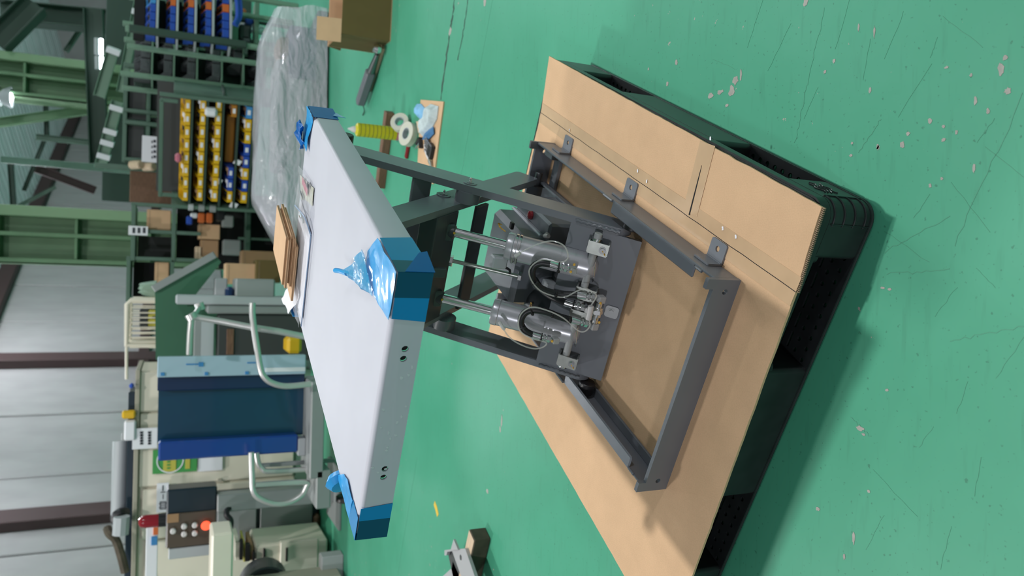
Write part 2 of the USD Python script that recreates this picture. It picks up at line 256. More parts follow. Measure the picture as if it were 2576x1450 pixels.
for x, y in ((0.471,0.972),(0.395,0.92),(0.42,0.868),(0.322,0.829),(0.381,0.797),(0.392,0.752),(0.239,0.713),(0.183,0.678),(0.133,0.734),(0.14,0.811),(0.08,0.837),(-0.006,0.768),(0.03,0.708),(-0.08,0.672),(-0.144,0.739),(-0.212,0.795),(-0.31,0.848),(-0.253,0.713),(-0.369,0.759),(-0.384,0.883),(0.472,1.123),(0.538,1.191),(0.483,1.284),(0.348,1.04)):
    a_ = sr.uniform(-.35, .35)+(1.3 if sr.random() < .25 else 0); dv = np.array([sd[0]*math.cos(a_)-sd[1]*math.sin(a_), sd[0]*math.sin(a_)+sd[1]*math.cos(a_)]); l_ = sr.uniform(.015, .05)
    obj('scratch', ext(strip(jag((x-dv[0]*l_, y-dv[1]*l_), (x+dv[0]*l_, y+dv[1]*l_), 6, .0012, sr.randrange(999)), [.0006]*7), .0004), 'scratch_green', floor, smooth=False)
tag(obj('yellow_tape_scrap', ext(strip(((-0.932,3.11,0.0),(-0.948,3.082,0.0),(-0.972,3.059,0.0)), [.022, .026, .024]), .0015), 'scrap_yellow', smooth=False), 'short scrap of yellow tape lying on the green floor left of the lift table', 'tape scrap')

# left wall of upright panels between brown columns
def wallbox(a0, a1, b0, b1, z0, z1, bv=0.):
    mm = box(a0, a1, b0, b1, z0, z1, bv); mm.vertices = mm.vertices[:, :1]*EX+mm.vertices[:, 1:2]*EY+mm.vertices[:, 2:]*np.array([0, 0, 1.]); return mm
EAVE = 4.05
wl = tag(obj('wall_left', wallbox(-8.35, -8.16, -2, 31, 0, EAVE), 'panel_grey', smooth=False), 'grey panelled side wall of the hall', 'wall', None, 'structure')
for i in range(22):
    b0 = -2+1.5*i; obj('wall_panel', wallbox(-8.16, -8.1-.01*((i*7) % 3)/3, b0+.012, b0+1.488, .02, EAVE, .012), 'panel_grey', wl, smooth=False)
for i, (pt, w) in enumerate((((12.9871,2.492),0.26),((9.0426,2.346),0.26))):
    tr = tag(obj('trim', [wallbox(-8.1, -7.93, pt[0]-w/2, pt[0]+w/2, 0, EAVE+.1, .01), wallbox(-8.02, -7.86, pt[0]-w/2-.05, pt[0]+w/2+.05, 0, .2, .01)], 'steel_brown', smooth=False), 'brown steel wall column', 'column', None, 'structure')
gz = 1.48
tag(obj('trim_girt', wallbox(-8.1, -7.95, 12, 24, gz-.09, gz+.09, .01), 'steel_brown', smooth=False), 'brown steel girt running low along the grey wall', 'beam', None, 'structure')
tag(obj('trim_eave', wallbox(-8.12, -7.9, -2, 31, EAVE-.12, EAVE+.16, .015), 'steel_brown', smooth=False), 'brown steel eave beam along the grey wall', 'beam', None, 'structure')
wb = tag(obj('wall_back', wallbox(-8.3, 26, 30, 30.2, 0, 9), 'panel_grey', smooth=False), 'far grey end wall of the hall', 'wall', None, 'structure')
for i in range(23): obj('wall_panel', wallbox(-8.2+1.5*i, -6.73+1.5*i, 29.95, 30.02, .02, 9, .01), 'panel_grey', wb, smooth=False)
# corrugated roof rising from the eave
cols = 200; bs = np.linspace(4, 31, cols*3); V = []
for b in bs:
    dz = .05*math.tanh(3*math.sin(b*2*PI/.33))
    for a in (-8.5, 4.0, 16.0): V.append(bld(a, b, EAVE+.16+(4.0+8.1-abs(a-4.0))*.22+dz))
n3 = len(bs); q = np.array([[3*i+k, 3*i+k+1, 3*i+k+4, 3*i+k+3] for i in range(n3-1) for k in (0, 1)])
top_ = np.array(V); allv = np.vstack([top_, top_+[0, 0, .02]]); q2 = q[:, ::-1]+len(top_); qq = np.vstack([q[:, ::-1], q2[:, ::-1]*1])
tag(obj('ceiling', (allv, qq), 'roof_sheet', smooth=False), 'corrugated metal roof of the hall', 'roof', None, 'structure')

# ---------------- pallet ----------------
PW, PL_, PH = .875, 1.082, 0.1216
pal = thing('plastic_pallet', 'black plastic pallet under the cardboard sheet and the lift table', 'pallet', (0.145, 0.8833, 0), -0.4669)
out = sbox(-PW, 0, 0, PL_).buffer(-.034).buffer(.034, quad_segs=8)
obj('top_deck', [ext(out.buffer(-.0012), PH-.1015, (0, 0, .098)), ext(out.buffer(-.0045), .0035, (0, 0, PH-.0036)), ext(out.buffer(-.0105), .0015, (0, 0, PH))], 'pallet_black', pal, smooth=30)
OPX, OPY = [(-.312, -.098), (-.795, -.602)], [(.128, .330), (.722, .925)]
holes = []
for a, b in OPX:
    n = int((b-a-.01)/.0225)
    for k in range(n+1):
        x = a+.008+k*.0225
        holes += [disc(x, .020, .0045, 3), disc(x+.008, .043, .0045, 3)]
    n2 = 5 if b > -.2 else 4
    for k in range(n2):
        x = a+.012+k*(b-a-.012)/n2
        for y, w_ in ((.062, .006), (.088, .022), (.118, .024)): holes.append(rrect((b-a)/n2-.011, w_, .003, x+(b-a)/n2/2-.006, y))
for a, b in OPY:
    n = int((b-a-.01)/.0225)
    for k in range(n+1):
        y = a+.010+k*.0225
        holes += [disc(-.020, y, .0055, 3), disc(-.045, y+.006, .0055, 3)]
    for k in range(5): holes.append(rrect(.016, (b-a)/5-.012, .004, -.075, a+(k+.5)*(b-a)/5))
obj('bottom_deck', ext(out.difference(unary_union(holes)), .004, (0, 0, .007)), 'pallet_black', pal, smooth=False)
obj('bottom_rim', tube([(*p, .0062) for p in list(out.buffer(-.0022).exterior.coords)], .0034, 8), 'pallet_black', pal)
xs = [(-.098, 0), (-.602, -.312), (-PW, -.795)]; ys = [(0, .128), (.330, .722), (.925, PL_)]
for x0, x1 in xs:
    for y0, y1 in ys:
        blk = sbox(x0, y0, x1, y1).intersection(out.buffer(-.0008)).buffer(-.010).buffer(.010, quad_segs=4)
        foot_ = sbox(x0-.012, y0-.012, x1+.012, y1+.012).intersection(out.buffer(-.0035)).buffer(-.012).buffer(.012, quad_segs=4)
        obj('block', [ext(blk, .088, (0, 0, .010)), ext(foot_, .010, (0, 0, .088))], 'pallet_black', pal)
arc = [(-.034+.0335*math.cos(t), .034-.0335*math.sin(t)) for t in np.linspace(-.15, PI/2+.15, 14)]
for z in (.022, .045, .068, .090): obj('corner_rib', tube([(x, y, z) for x, y in arc], .0018, 6), 'pallet_black', pal)
for y in (.000, ): [obj('corner_rib', t_, 'pallet_black', pal) for t_ in (tube([(-.001+.0015, .036, .012), (.0005, .036, .094)], .0012, 6), tube([(-.036, -.0005, .012), (-.036, -.0005, .094)], .0012, 6))]
em = []
for k in range(4):
    z0 = .045+.009*k; em.append(tube([(.0004, .055+.008*j, z0+.004*math.sin(j*1.9+k)) for j in range(7-k % 2)], .0011, 5, 3))
obj('embossed_mark', em, 'pallet_black', pal, label='worn embossed lettering on the pallet corner')

# ---------------- cardboard on the pallet ----------------
ZC = 0.1276                                # top of the cardboard
A_, B_, C_, D_ = (np.array(p) for p in ((.634, 1.851), (.138, .885), (-.719, 1.263), (-.160, 2.248)))
S0, S1, T0, T1 = (np.array(p[:2]) for p in ((0.488,1.893,0.128),(0.004,0.936,0.128),(0.151,1.218,0.128),(0.301,1.158,0.128)))
_ab = (A_-B_)/np.linalg.norm(A_-B_); T1 = B_+_ab*float((T1-B_) @ _ab)
card = thing('cardboard_sheet', 'large flattened cardboard sheet with taped seams lying on the black pallet', 'cardboard', (0, 0, PH+.0016))
CT = ZC-PH-.0016
def rough(poly, seed, amp=.0025):
    P = []; r = random.Random(seed); c = list(poly.exterior.coords)
    for a, b in zip(c, c[1:]):
        a, b = np.array(a), np.array(b); n = max(2, int(np.linalg.norm(b-a)/.02))
        P += [a+(b-a)*i/n+(np.array([r.uniform(-amp, amp), r.uniform(-amp, amp)]) if i else 0) for i in range(n)]
    return Polygon(P).buffer(0)
def cardpart(name, poly, seed, z0=0., material='cardboard', h=None): return obj(name, ext(poly, h or CT, (0, 0, z0)), material, card, smooth=False)
cardpart('sheet', rough(Polygon([S0, S1, C_, D_]).buffer(-.0008), 1, .0006), 1)
cardpart('flap', rough(Polygon([A_, S0, T0, T1]).buffer(-.0008), 2, .0006), 2, .0003); cardpart('flap', rough(Polygon([T1-.004*(A_-B_), T0-np.array([.002, .003]), S1, B_]).buffer(-.001), 3, .0009), 3, .0006)
def tape(a, b, w, z): n = np.array([-(b-a)[1], (b-a)[0]])/np.linalg.norm(b-a)*w/2; return ext(Polygon([a+n, b+n, b-n, a-n]), .0004, (0, 0, z))
obj('packing_tape', tape(S0, S1-.0*(S1-S0), .052, CT+.0007), 'packing_tape', card, smooth=False); obj('packing_tape', tape(T0+(T1-T0)*.02, T1, .048, CT+.0012), 'packing_tape', card, smooth=False)
obj('open_seam', [ext(strip([T0, T0+(T1-T0)*.25, T0+(T1-T0)*.52, T0+(T1-T0)*.7], [.004, .0035, .0025, .0008]), .0003, (0, 0, CT+.0017)), ext(strip(jag(S0, S1, 30, .0006, 3), [.0012]*31), .0003, (0, 0, CT+.0012))], 'black_void', card, smooth=False)
zig = []
for i in range(46):
    a = B_+(S1-B_)*(i+.1)/46; zig.append(ext(Polygon([a, a+(S1-B_)/46*.55, a+(S1-B_)/46*.55+np.array([-.004, -.006])*.6, a+np.array([-.004, -.006])*.6]), CT*.8, (0, 0, .0004)))
obj('torn_edge', zig, 'cardboard_edge', card, smooth=False)
for k, p in enumerate(((0.115,1.115,0.128),(0.098,1.079,0.128),(0.258,1.4,0.128),(0.231,1.364,0.128),(0.287,1.156,0.128),(0.404,1.718,0.128))):
    obj('tape_flake', mv(fold(.007, .004, k, .002, 4, 3), p[0], p[1], CT+.0016), 'paper_white', card, smooth=False)

# ---------------- lift table ----------------
W, L = 0.4727, 0.8273
lift = thing('lift_table', 'grey hydraulic scissor lift table with a white top standing on cardboard and pallet', 'lift table', (-0.4008, 1.276, ZC), GRID)
DZ = (0, 0, -ZC)
def P(name, mesh, material='lift_paint', parent=None, label=None, smooth=32): return obj(name, mesh, material, lift if parent is None else parent, smooth, label, DZ)
Xh, Yh, Zh = np.array([1., 0, 0]), np.array([0, 1., 0]), np.array([0, 0, 1.])
HR, HT, FL, TH = .0526, .0711, .028, .006
# base frame: end plates with raised ends and holes
def endplate(y0):
    pts = [(0, 0), (W, 0), (W, HT), (W-.0195, HT), (W-.0195, .055), (.0215, .055), (.0215, HT), (0, HT)]
    pg = Polygon(pts).difference(unary_union([disc(.024, .027, .0055), disc(W-.024, .027, .0055)]))
    return ext(pg, .009, (0, y0+.009, ZC), Xh, Zh)
P('front_plate', endplate(0)); P('rear_plate', endplate(L-.009))
for s in (1, 0):
    xo = W if s else 0.; sg = -1 if s else 1
    X_ = lambda a, b: (min(xo+sg*a, xo+sg*b), max(xo+sg*a, xo+sg*b))
    parts = [box(*X_(.0005, TH), .009, L-.009, ZC, ZC+HR, .0015), box(*X_(TH, FL), .05, L-.03, ZC, ZC+.006, .001),
             box(*X_(.0005, FL+.002), .068, .392, ZC+HR-.006, ZC+HR+.0005, .0028), box(*X_(TH, .020), .728, .772, ZC+HR-.024, ZC+HR-.004, .001)]
    r = P('side_rail', parts)
    wb_ = [tube([(xo+sg*.003, .392+.004*k, ZC+HR+.001+.0006*(k % 2)) for k in range(11)], .0035, 8), tube([(xo+sg*.006, .045+.004*k, ZC+HR+.0005+.0006*(k % 2)) for k in range(6)], .003, 8)]
    [P('weld_bead', w__, parent=r) for w__ in wb_]
    for yb in (.0575, .389, .7225):
        w_ = .0465; o = xo; d_ = -sg
        up = ext(rrect(w_, .034, .003, yb+w_/2, ZC+.017), .004, (o, 0, 0), Yh, Zh, Xh*d_)
        ft = ext(rrect(.041, w_, .005, .0205, yb+w_/2).difference(disc(.025, yb+w_/2, .0058)), .0045, (o, 0, ZC), Xh*d_, Yh, Zh)
        P('anchor_bracket', [up, ft, tube([(o+d_*.0045, yb+.001, ZC+.0048), (o+d_*.0045, yb+w_-.001, ZC+.0048)], .0014, 6)])
P('cross_member', box(TH, W-TH, L-.075, L-.045, ZC, ZC+.012, .002))
# scissor arms
def bar(p, dirv, wv, t0, t1, w, x0, x1, r0=.012, r1=.012):
    """a flat bar: p a point on its upper-front (or upper-back) edge in (y, z), running along dirv, w deep along wv"""
    pg = sbox(t0, 0, t1, w).buffer(-r0).buffer(r0, quad_segs=4)
    return ext(pg, x1-x0, (x0, *p), (0, *dirv), (0, *wv), Xh)
dA, wA = (.594, .8045), (.8045, -.594); pA = (.318, .154)
dB, wB = (-.625, .7806), (-.7806, -.625); pB = (.491, .639)
for s in (1, 0):
    x0, x1 = (W-.0607, W-.0447) if s else (.0447, .0607)
    a = P('outer_arm', bar(pA, dA, wA, .008, .700, .066, x0, x1, .030))
    xo = x1 if s else x0; sg = 1 if s else -1
    P('weld_bead', tube([(xo-sg*.008+.0012*math.sin(k*2.1), pA[0]+dA[0]*t+wA[0]*-.001, pA[1]+dA[1]*t-wA[1]*.001) for k, t in enumerate(np.linspace(.03, .128, 24))], .0038, 8), parent=a)
    P('roller', cyl((xo+sg*.002, .331, ZC+.0275), (xo+sg*.032, .331, ZC+.0275), .0195, 28, bev=.002), 'rubber')
    P('roller', cyl((xo+sg*.002, .775, .690), (xo+sg*.024, .775, .690), .0195, 24, bev=.002), 'rubber')
    x0, x1 = (W-.1037, W-.0877) if s else (.0877, .1037)
    b = P('inner_arm', bar(pB, dB, wB, -.545, .085, .066, x0, x1))
    xb = x1 if s else x0
    for (yy, zz, rr, xx, nm) in ((.563, .447, .0155, xo, 'pivot_pin'), (.593, .493, .0165, xb, 'beam_pin')):
        q = P(nm, [cyl((xx-sg*.001, yy, zz), (xx+sg*.0016, yy, zz), rr, 28), cyl((xx+sg*.0016, yy, zz), (xx+sg*.0024, yy, zz), rr*.55, 20)])
        P('grease_nipple', lathe([(0, 0), (.003, 0), (.003, .003), (.0018, .005), (.0028, .0075), (.0015, .0105), (0, .0105)], (xx+sg*.002, yy, zz), (sg, 0, 0), 10), 'zinc_bright', q)
    P('pivot_boss', cyl((x1 if s else x0, .563, .447), (W-.0607 if s else .0607, .563, .447), .028, 28))
    P('rear_bracket', [box(x0-.006 if s else x1+.006-.012, x0+.006-.012 if s else x1+.006, .775, L-.009, ZC+.008, ZC+.055, .002), cyl((x0-.012, .80, ZC+.038), (x1+.012, .80, ZC+.038), .010, 16, bev=.001)], 'steel_dark')
P('arm_tie_bar', box(.0607, W-.0607, .622, .634, .515, .560, .003))                      # between the outer arms, high
P('arm_tie_bar', ext(rrect(.050, .010, .003), W-.2074, (.1037, .588, .398), (0, dB[0], dB[1]), (0, wB[0], wB[1]), Xh), 'lift_paint_dark')
# welded bottom plate that carries the cylinders (lies in the outer arms' front edges)
nA = np.array([0, -.8045, .594]); dA3 = np.array([0, *dA]); pA3 = np.array([0, *pA])
def H(x, t, off): return np.array([x, 0, 0])+pA3+dA3*t+nA*off
P('cylinder_plate', ext(rrect(W-.1214, .158, .002, W/2, .0585), .010, H(0, 0, -.010), Xh, dA3, nA), 'lift_paint')
P('plate_lip', ext(rrect(W-.1214, .006, .001, W/2, -.0145), .007, H(0, .0, -.013), Xh, dA3, nA), 'lift_paint_dark')
# cylinder beam near the top of the inner arms
BY, BZ = .527, .517
P('cylinder_beam', ext(rrect(.085, .045, .004), W-.2074, (.1037, BY, BZ), (0, -.625, .7806), (0, .7806, .625), Xh), 'lift_paint_dark')
P('adjuster_lug', box(.236, .258, .468, .482, .50, .545, .002), 'lift_paint_dark')
# hydraulic cylinders
ax = np.array([0, .505, .863])
def cylinder(xc, hose_side):
    p0 = np.array([xc, .3535, .197]); pt = lambda t: p0+ax*t
    c = P('hydraulic_cylinder', lathe([(0, .0), (.013, .0), (.023, .006), (.029, .016), (.0302, .022), (.0302, .190), (.0296, .191), (.031, .1925), (.031, .204), (.029, .2075), (.015, .208), (0, .208)], p0, ax, 44), 'cylinder_paint')
    P('piston_rod', cyl(pt(.205), pt(.352), .0107, 28), 'chrome', c)
    P('rod_clevis', [cyl(pt(.325), pt(.365), .0155, 24, bev=.002), box(xc-.02, xc+.02, pt(.345)[1]-.016, pt(.345)[1]+.016, pt(.345)[2]-.014, pt(.345)[2]+.016, .003)], 'lift_paint_dark', c)
    P('marker_dot', cyl(pt(.332)+np.array([.004, -.0165, .002]), pt(.332)+np.array([.004, -.0195, .002]), .0024, 8), 'yellow_marker', c)
    P('retaining_wire', [tube([pt(.006+.003*math.sin(a*2))+.0306*(math.cos(a)*Xh+math.sin(a)*np.array([0, -.863, .505])) for a in np.linspace(.2, PI-.2, 20)], .0013, 6)], 'zinc_bright', c)
    return c
cR, cL = cylinder(.3255, 1), cylinder(.1605, 0)
p0R = np.array([.3255, .3535, .197]); ptR = lambda t: p0R+ax*t; fr = np.array([0, -.863, .505])
for t in (.176, .184): P('hose_clamp', lathe([(.0304, 0), (.0322, 0), (.0322, .005), (.0304, .005), (.0304, 0)], ptR(t), ax, 40), 'zinc_bright', cR)
P('clamp_screw', [cyl(ptR(t)+fr*.0285+Xh*-.012+ax*0, ptR(t)+fr*.0225+Xh*-.027, .0032, 10) for t in (.179, .187)], 'zinc', cR)
# pivot shafts and zinc brackets on the plate
for xa, xb in ((.286, .366), (.118, .206)):
    P('pivot_shaft', cyl(H(xa-.02, .072, .018), H(xb+.045, .072, .018), .0085, 22, bev=.001), 'grey_cast')
def bracket(x0, w, bolt=True):
    b = P('shaft_bracket', [ext(rrect(w, .043, .001, x0+w/2, .0645), .0038, H(0, 0, .026), Xh, dA3, nA), ext(rrect(w, .026, .001, x0+w/2, 0), .0038, H(0, .088, .013), Xh, nA, -dA3), ext(rrect(w, .0265, .001, x0+w/2, 0), .0038, H(0, .0455, .013), Xh, nA, -dA3)], 'zinc')
    if bolt:
        P('bolt', [cyl(H(x0+w/2, .0535, .0298), H(x0+w/2, .0535, .036), .0062, 6), cyl(H(x0+w/2, .0535, .0298), H(x0+w/2, .0535, .0312), .0085, 16)], 'zinc_bright', b)
        P('marker_line', tube([H(x0+w/2+.001, .0535, .0365), H(x0+w/2-.009, .046, .0325)], .0011, 5), 'yellow_marker', b)
for x0 in (.366, .256, .200, .082): bracket(x0, .028, x0 in (.366, .082))
P('shaft_collar', [cyl(H(.394, .072, .018), H(.400, .072, .018), .011, 20), cyl(H(.077, .072, .018), H(.083, .072, .018), .011, 20)], 'zinc_bright')
# manifold of fittings with its foot
fo = P('fitting_foot', ext(rrect(.0275, .030, .006, .237, .000).difference(disc(.238, -.0005, .0035)), .003, H(0, 0, .001), Xh, dA3, nA), 'zinc_bright')
P('bolt', [cyl(H(.238, .001, .004), H(.238, .001, .0095), .006, 6), cyl(H(.238, .001, .004), H(.238, .001, .0055), .0085, 16)], 'zinc_bright', fo)
def hexnut(a, b, r): return cyl(a, b, r, 6, bev=.0008)
def fitting(a, b, parent=None):
    """ferrule, nuts and thread along a to b"""
    a, b = np.array(a), np.array(b); q = lambda t: a+(b-a)*t
    f_ = P('hose_ferrule', lathe([(0, 0), (.0072, 0), (.0078, .001), (.0078, np.linalg.norm(b-a)*.48), (.0066, np.linalg.norm(b-a)*.5), (0, np.linalg.norm(b-a)*.5)], a, b-a, 18), 'zinc_bright', parent)
    P('hex_nut', [cyl(q(.5), q(1), .0042, 12), hexnut(q(.57), q(.68), .0078), hexnut(q(.74), q(.93), .0082)], 'zinc_bright', parent)
def TUB(name, pts, r, material, parent=None, n=10, k=6): return P(name, tube(pts, r, n, k), material, parent)
# right hose: ferrule on the right cylinder, loop, ferrule at the manifold
HRc = ((0.334,0.348,0.319),(0.332,0.356,0.336),(0.323,0.361,0.348),(0.306,0.362,0.349),(0.286,0.364,0.34),(0.273,0.361,0.326),(0.265,0.354,0.303),(0.264,0.346,0.277),(0.271,0.33,0.245))
hr = P('hydraulic_hose', tube(HRc, .0078, 12, 6), 'rubber', label='black hose looping from the right cylinder')
fitting((0.334,0.349,0.32), (0.331,0.333,0.281), hr); fitting((0.27,0.331,0.246), (0.274,0.314,0.206), hr)
P('elbow', [box(*(lambda c: (c[0]-.007, c[0]+.007, c[1]-.008, c[1]+.008, c[2]-.008, c[2]+.008))(np.array((0.329,0.331,0.272))), .002)], 'grey_cast', hr)
HLc = ((0.16,0.348,0.319),(0.167,0.354,0.336),(0.179,0.36,0.346),(0.196,0.361,0.349),(0.212,0.359,0.342),(0.221,0.352,0.326),(0.221,0.343,0.301),(0.214,0.336,0.274),(0.21,0.326,0.245))
hl = P('hydraulic_hose', tube(HLc, .0078, 12, 6), 'rubber', label='black hose looping over the left cylinder')
fitting((0.161,0.349,0.321), (0.158,0.331,0.279), hl); fitting((0.211,0.327,0.246), (0.208,0.312,0.207), hl)
P('elbow', [box(*(lambda c: (c[0]-.007, c[0]+.007, c[1]-.008, c[1]+.008, c[2]-.008, c[2]+.008))(np.array((0.157,0.33,0.27))), .002)], 'grey_cast', hl)
HCc = ((0.241,0.35,0.257),(0.241,0.368,0.271),(0.24,0.389,0.281),(0.242,0.419,0.289),(0.244,0.456,0.288))
hc = P('hydraulic_hose', tube(HCc, .0078, 12, 6), 'rubber', label='black hose running back to the pump')
fitting((0.24,0.352,0.259), (0.239,0.326,0.215), hc)
mb_ = P('valve_manifold', [cyl((0.262,0.312,0.196), (0.213,0.311,0.195), .0075, 18), cyl((0.252,0.312,0.195), (0.228,0.311,0.195), .0105, 20, bev=.001), hexnut((0.245,0.312,0.196), (0.235,0.311,0.195), .0122),
                          cyl((0.239,0.326,0.215), (0.238,0.312,0.196), .006, 12)], 'zinc_bright')
for c in ((0.271,0.311,0.195),(0.204,0.311,0.194)):
    P('elbow', box(c[0]-.008, c[0]+.008, c[1]-.0085, c[1]+.0085, c[2]-.0085, c[2]+.0085, .002), 'grey_cast', mb_)
P('drain_coupling', [cyl((0.256,0.307,0.218), (0.223,0.306,0.216), .0068, 16, bev=.001), cyl((0.242,0.315,0.225), (0.241,0.306,0.216), .006, 14, bev=.001)], 'white_plastic', mb_)
[P('marker_dot', cyl(np.array(p), np.array(p)+nA*.003, .0028, 8), 'yellow_marker', mb_) for p in ((0.266,0.303,0.199),(0.221,0.298,0.192),(0.346,0.324,0.275),(0.329,0.324,0.279),(0.158,0.325,0.28))]
# cable ties on the hoses
def tie(p, q, parent): P('cable_tie', [tube([np.array(p), np.array(q)], .0016, 6), box(*(lambda c: (c[0]-.003, c[0]+.003, c[1]-.003, c[1]+.003, c[2]-.003, c[2]+.003))(np.array(q)), .001)], 'rubber', parent)
for a, b, par in (((0.349,0.325,0.311),(0.325,0.331,0.305),0),((0.279,0.356,0.347),(0.286,0.352,0.337),0),((0.27,0.344,0.289),(0.263,0.34,0.291),0),((0.277,0.329,0.252),(0.266,0.327,0.248),0),((0.228,0.346,0.342),(0.215,0.344,0.334),1),((0.227,0.333,0.291),(0.216,0.333,0.291),1),((0.205,0.318,0.254),(0.22,0.319,0.255),1),((0.175,0.329,0.307),(0.153,0.336,0.303),1),((0.173,0.353,0.351),(0.177,0.35,0.343),1),((0.257,0.331,0.247),(0.237,0.336,0.244),1)):
    tie(a, b, hr if par == 0 else hl)
# clear drain tubes with white elbows
d1 = TUB('drain_tube', ((0.338,0.383,0.381),(0.356,0.37,0.37),(0.377,0.354,0.352),(0.39,0.34,0.331),(0.386,0.328,0.309),(0.369,0.322,0.298),(0.356,0.322,0.298),(0.348,0.327,0.312),(0.348,0.339,0.339),(0.336,0.348,0.354),(0.315,0.354,0.361),(0.291,0.355,0.35),(0.27,0.35,0.327),(0.261,0.343,0.297),(0.263,0.334,0.272),(0.283,0.322,0.255),(0.294,0.315,0.241),(0.291,0.309,0.226),(0.282,0.305,0.213),(0.258,0.307,0.218)), .0017, 'clear_tube', n=7)
d2 = TUB('drain_tube', ((0.164,0.382,0.381),(0.142,0.376,0.364),(0.13,0.367,0.344),(0.124,0.354,0.318),(0.128,0.343,0.301),(0.139,0.335,0.29),(0.151,0.331,0.292),(0.157,0.338,0.322),(0.165,0.35,0.346),(0.186,0.353,0.358),(0.213,0.352,0.356),(0.233,0.342,0.339),(0.231,0.329,0.305),(0.22,0.32,0.273),(0.205,0.316,0.25),(0.192,0.31,0.23),(0.195,0.303,0.218),(0.21,0.301,0.211),(0.224,0.305,0.215)), .0017, 'clear_tube', n=7)
P('tube_elbow', [cyl((0.331,0.388,0.384), (0.343,0.38,0.378), .004, 12, bev=.0005)], 'white_plastic', d1); P('tube_elbow', [tube(((0.168,0.391,0.384),(0.164,0.382,0.382),(0.157,0.379,0.375)), .004, 10, 4)], 'white_plastic', d2)
# adjusting rod between the cylinders
ar = P('adjusting_rod', cyl((0.246,0.545,0.471), (0.245,0.468,0.319), .0046, 16), 'zinc')
P('lock_nut', [hexnut((0.245,0.547,0.473), (0.245,0.542,0.461), .0135), cyl((0.245,0.555,0.483), (0.245,0.547,0.472), .005, 12), hexnut((0.245,0.472,0.325), (0.245,0.468,0.317), .0115)], 'zinc_bright', ar)
# limit switch with lever beside the right cylinder
ls = P('limit_switch', [box(*(lambda c: (c[0]-.016, c[0]+.012, c[1]-.012, c[1]+.012, c[2]-.02, c[2]+.016))(np.array((0.285,0.465,0.386))), .003)], 'grey_light')
P('switch_lever', tube(((0.27,0.475,0.374),(0.265,0.469,0.358),(0.262,0.465,0.351),(0.26,0.453,0.356)), .003, 8), 'rubber', ls)
# wires behind the right cylinder
P('wire_bundle', [tube(((0.345,0.532,0.364),(0.35,0.526,0.376),(0.345,0.51,0.373),(0.34,0.504,0.364)), .0013, 6, 5), tube(((0.345,0.539,0.366),(0.35,0.508,0.38),(0.34,0.51,0.365)), .0013, 6, 5)], 'yellow_marker')
P('wire_connector', [box(*(lambda c: (c[0]-.008, c[0]+.008, c[1]-.006, c[1]+.006, c[2]-.004, c[2]+.004))(np.array((0.345,0.531,0.339))), .001)], 'rubber')
# pump unit between the arms at the back
pu = P('pump_tank', [box(.150, .326, .500, .700, ZC+.02, .318, .012), box(.300, .366, .500, .700, ZC+.02, .258, .006)], 'lift_paint')
P('tank_flange', box(.322, .330, .520, .706, .256, .268, .003), 'cylinder_paint', pu)
P('oil_filler_cap', lathe([(0, 0), (.0105, 0), (.0115, .003), (.010, .008), (.005, .011), (0, .0115)], (.3465, .605, .2575), (0, 0, 1), 22), 'red_gloss', pu, label='red filler cap')
P('drain_elbow', [tube([(.338, .505, .256), (.338, .495, .268), (.345, .478, .268)], .005, 10, 4), cyl((.338, .51, .25), (.338, .503, .26), .006, 8)], 'white_plastic', pu)
P('pump_motor', [cyl((.165, .535, .232), (.165, .40, .232), .042, 28, bev=.006), cyl((.245, .50, .19), (.245, .43, .19), .035, 24, bev=.004)], 'lift_paint_dark', pu)
P('motor_sticker', mv(ext(rrect(.018, .009, .002).difference(rrect(.013, .005, .001)), .0006, (0, 0, 0), Xh, Yh), .168, .47, .2745), 'yellow_marker', pu)
P('junction_block', box(.205, .228, .47, .50, .215, .245, .002), 'grey_light', pu)
P('pump_tray', [box(.12, .372, .46, .80, ZC+.012, ZC+.018, .001), box(.366, .372, .60, .80, ZC+.012, ZC+.03, .001)], 'lift_paint')

# white table top: a folded sheet-metal tray, open below
tx0, tx1, ty0, ty1, tz1, tz0 = -0.0097, 0.4824, -0.0304, 0.8752, 0.764, 0.7107
shell = sub(box(tx0, tx1, ty0, ty1, tz0-.008, tz1, .008), box(tx0-.01, tx1+.01, ty0-.01, ty1+.01, tz0-.02, tz0), box(tx0+.004, tx1-.004, ty0+.004, ty1-.004, tz0-.01, tz1-.004),
            *[cyl((x, ty0-.01, .7335), (x, ty0+.02, .7335), .0055, 20) for x in (.357, .340, .134, .117)])
top = P('table_top', shell, 'table_white', label='white sheet metal table top with protective film on the corners', smooth=50)
P('hole_insert', [cyl((x, ty0+.006, .7335), (x, ty0+.014, .7335), .0056, 18) for x in (.357, .340, .134, .117)], 'black_void', top)
for k in range(16):
    r_ = random.Random(k+40); x_, z_ = r_.uniform(.12, .33), r_.uniform(.716, .756); P('glue_mark', ext(blob(x_, z_, r_.uniform(.0015, .004), r_.uniform(.0015, .003), 0, k), .0004, (0, ty0, 0), Xh, Zh), 'glue_mark', top)
e_ = .0009
def sheet(pts, h=.0006): # polygon prism from 3D points: thin film
    pts = [np.array(p, float) for p in pts]; n = np.cross(pts[1]-pts[0], pts[2]-pts[0]); n /= np.linalg.norm(n); u = pts[1]-pts[0]; u /= np.linalg.norm(u); v = np.cross(n, u)
    return ext(Polygon([((p-pts[0])@u, (p-pts[0])@v) for p in pts]).buffer(0), h, pts[0], u, v, n)
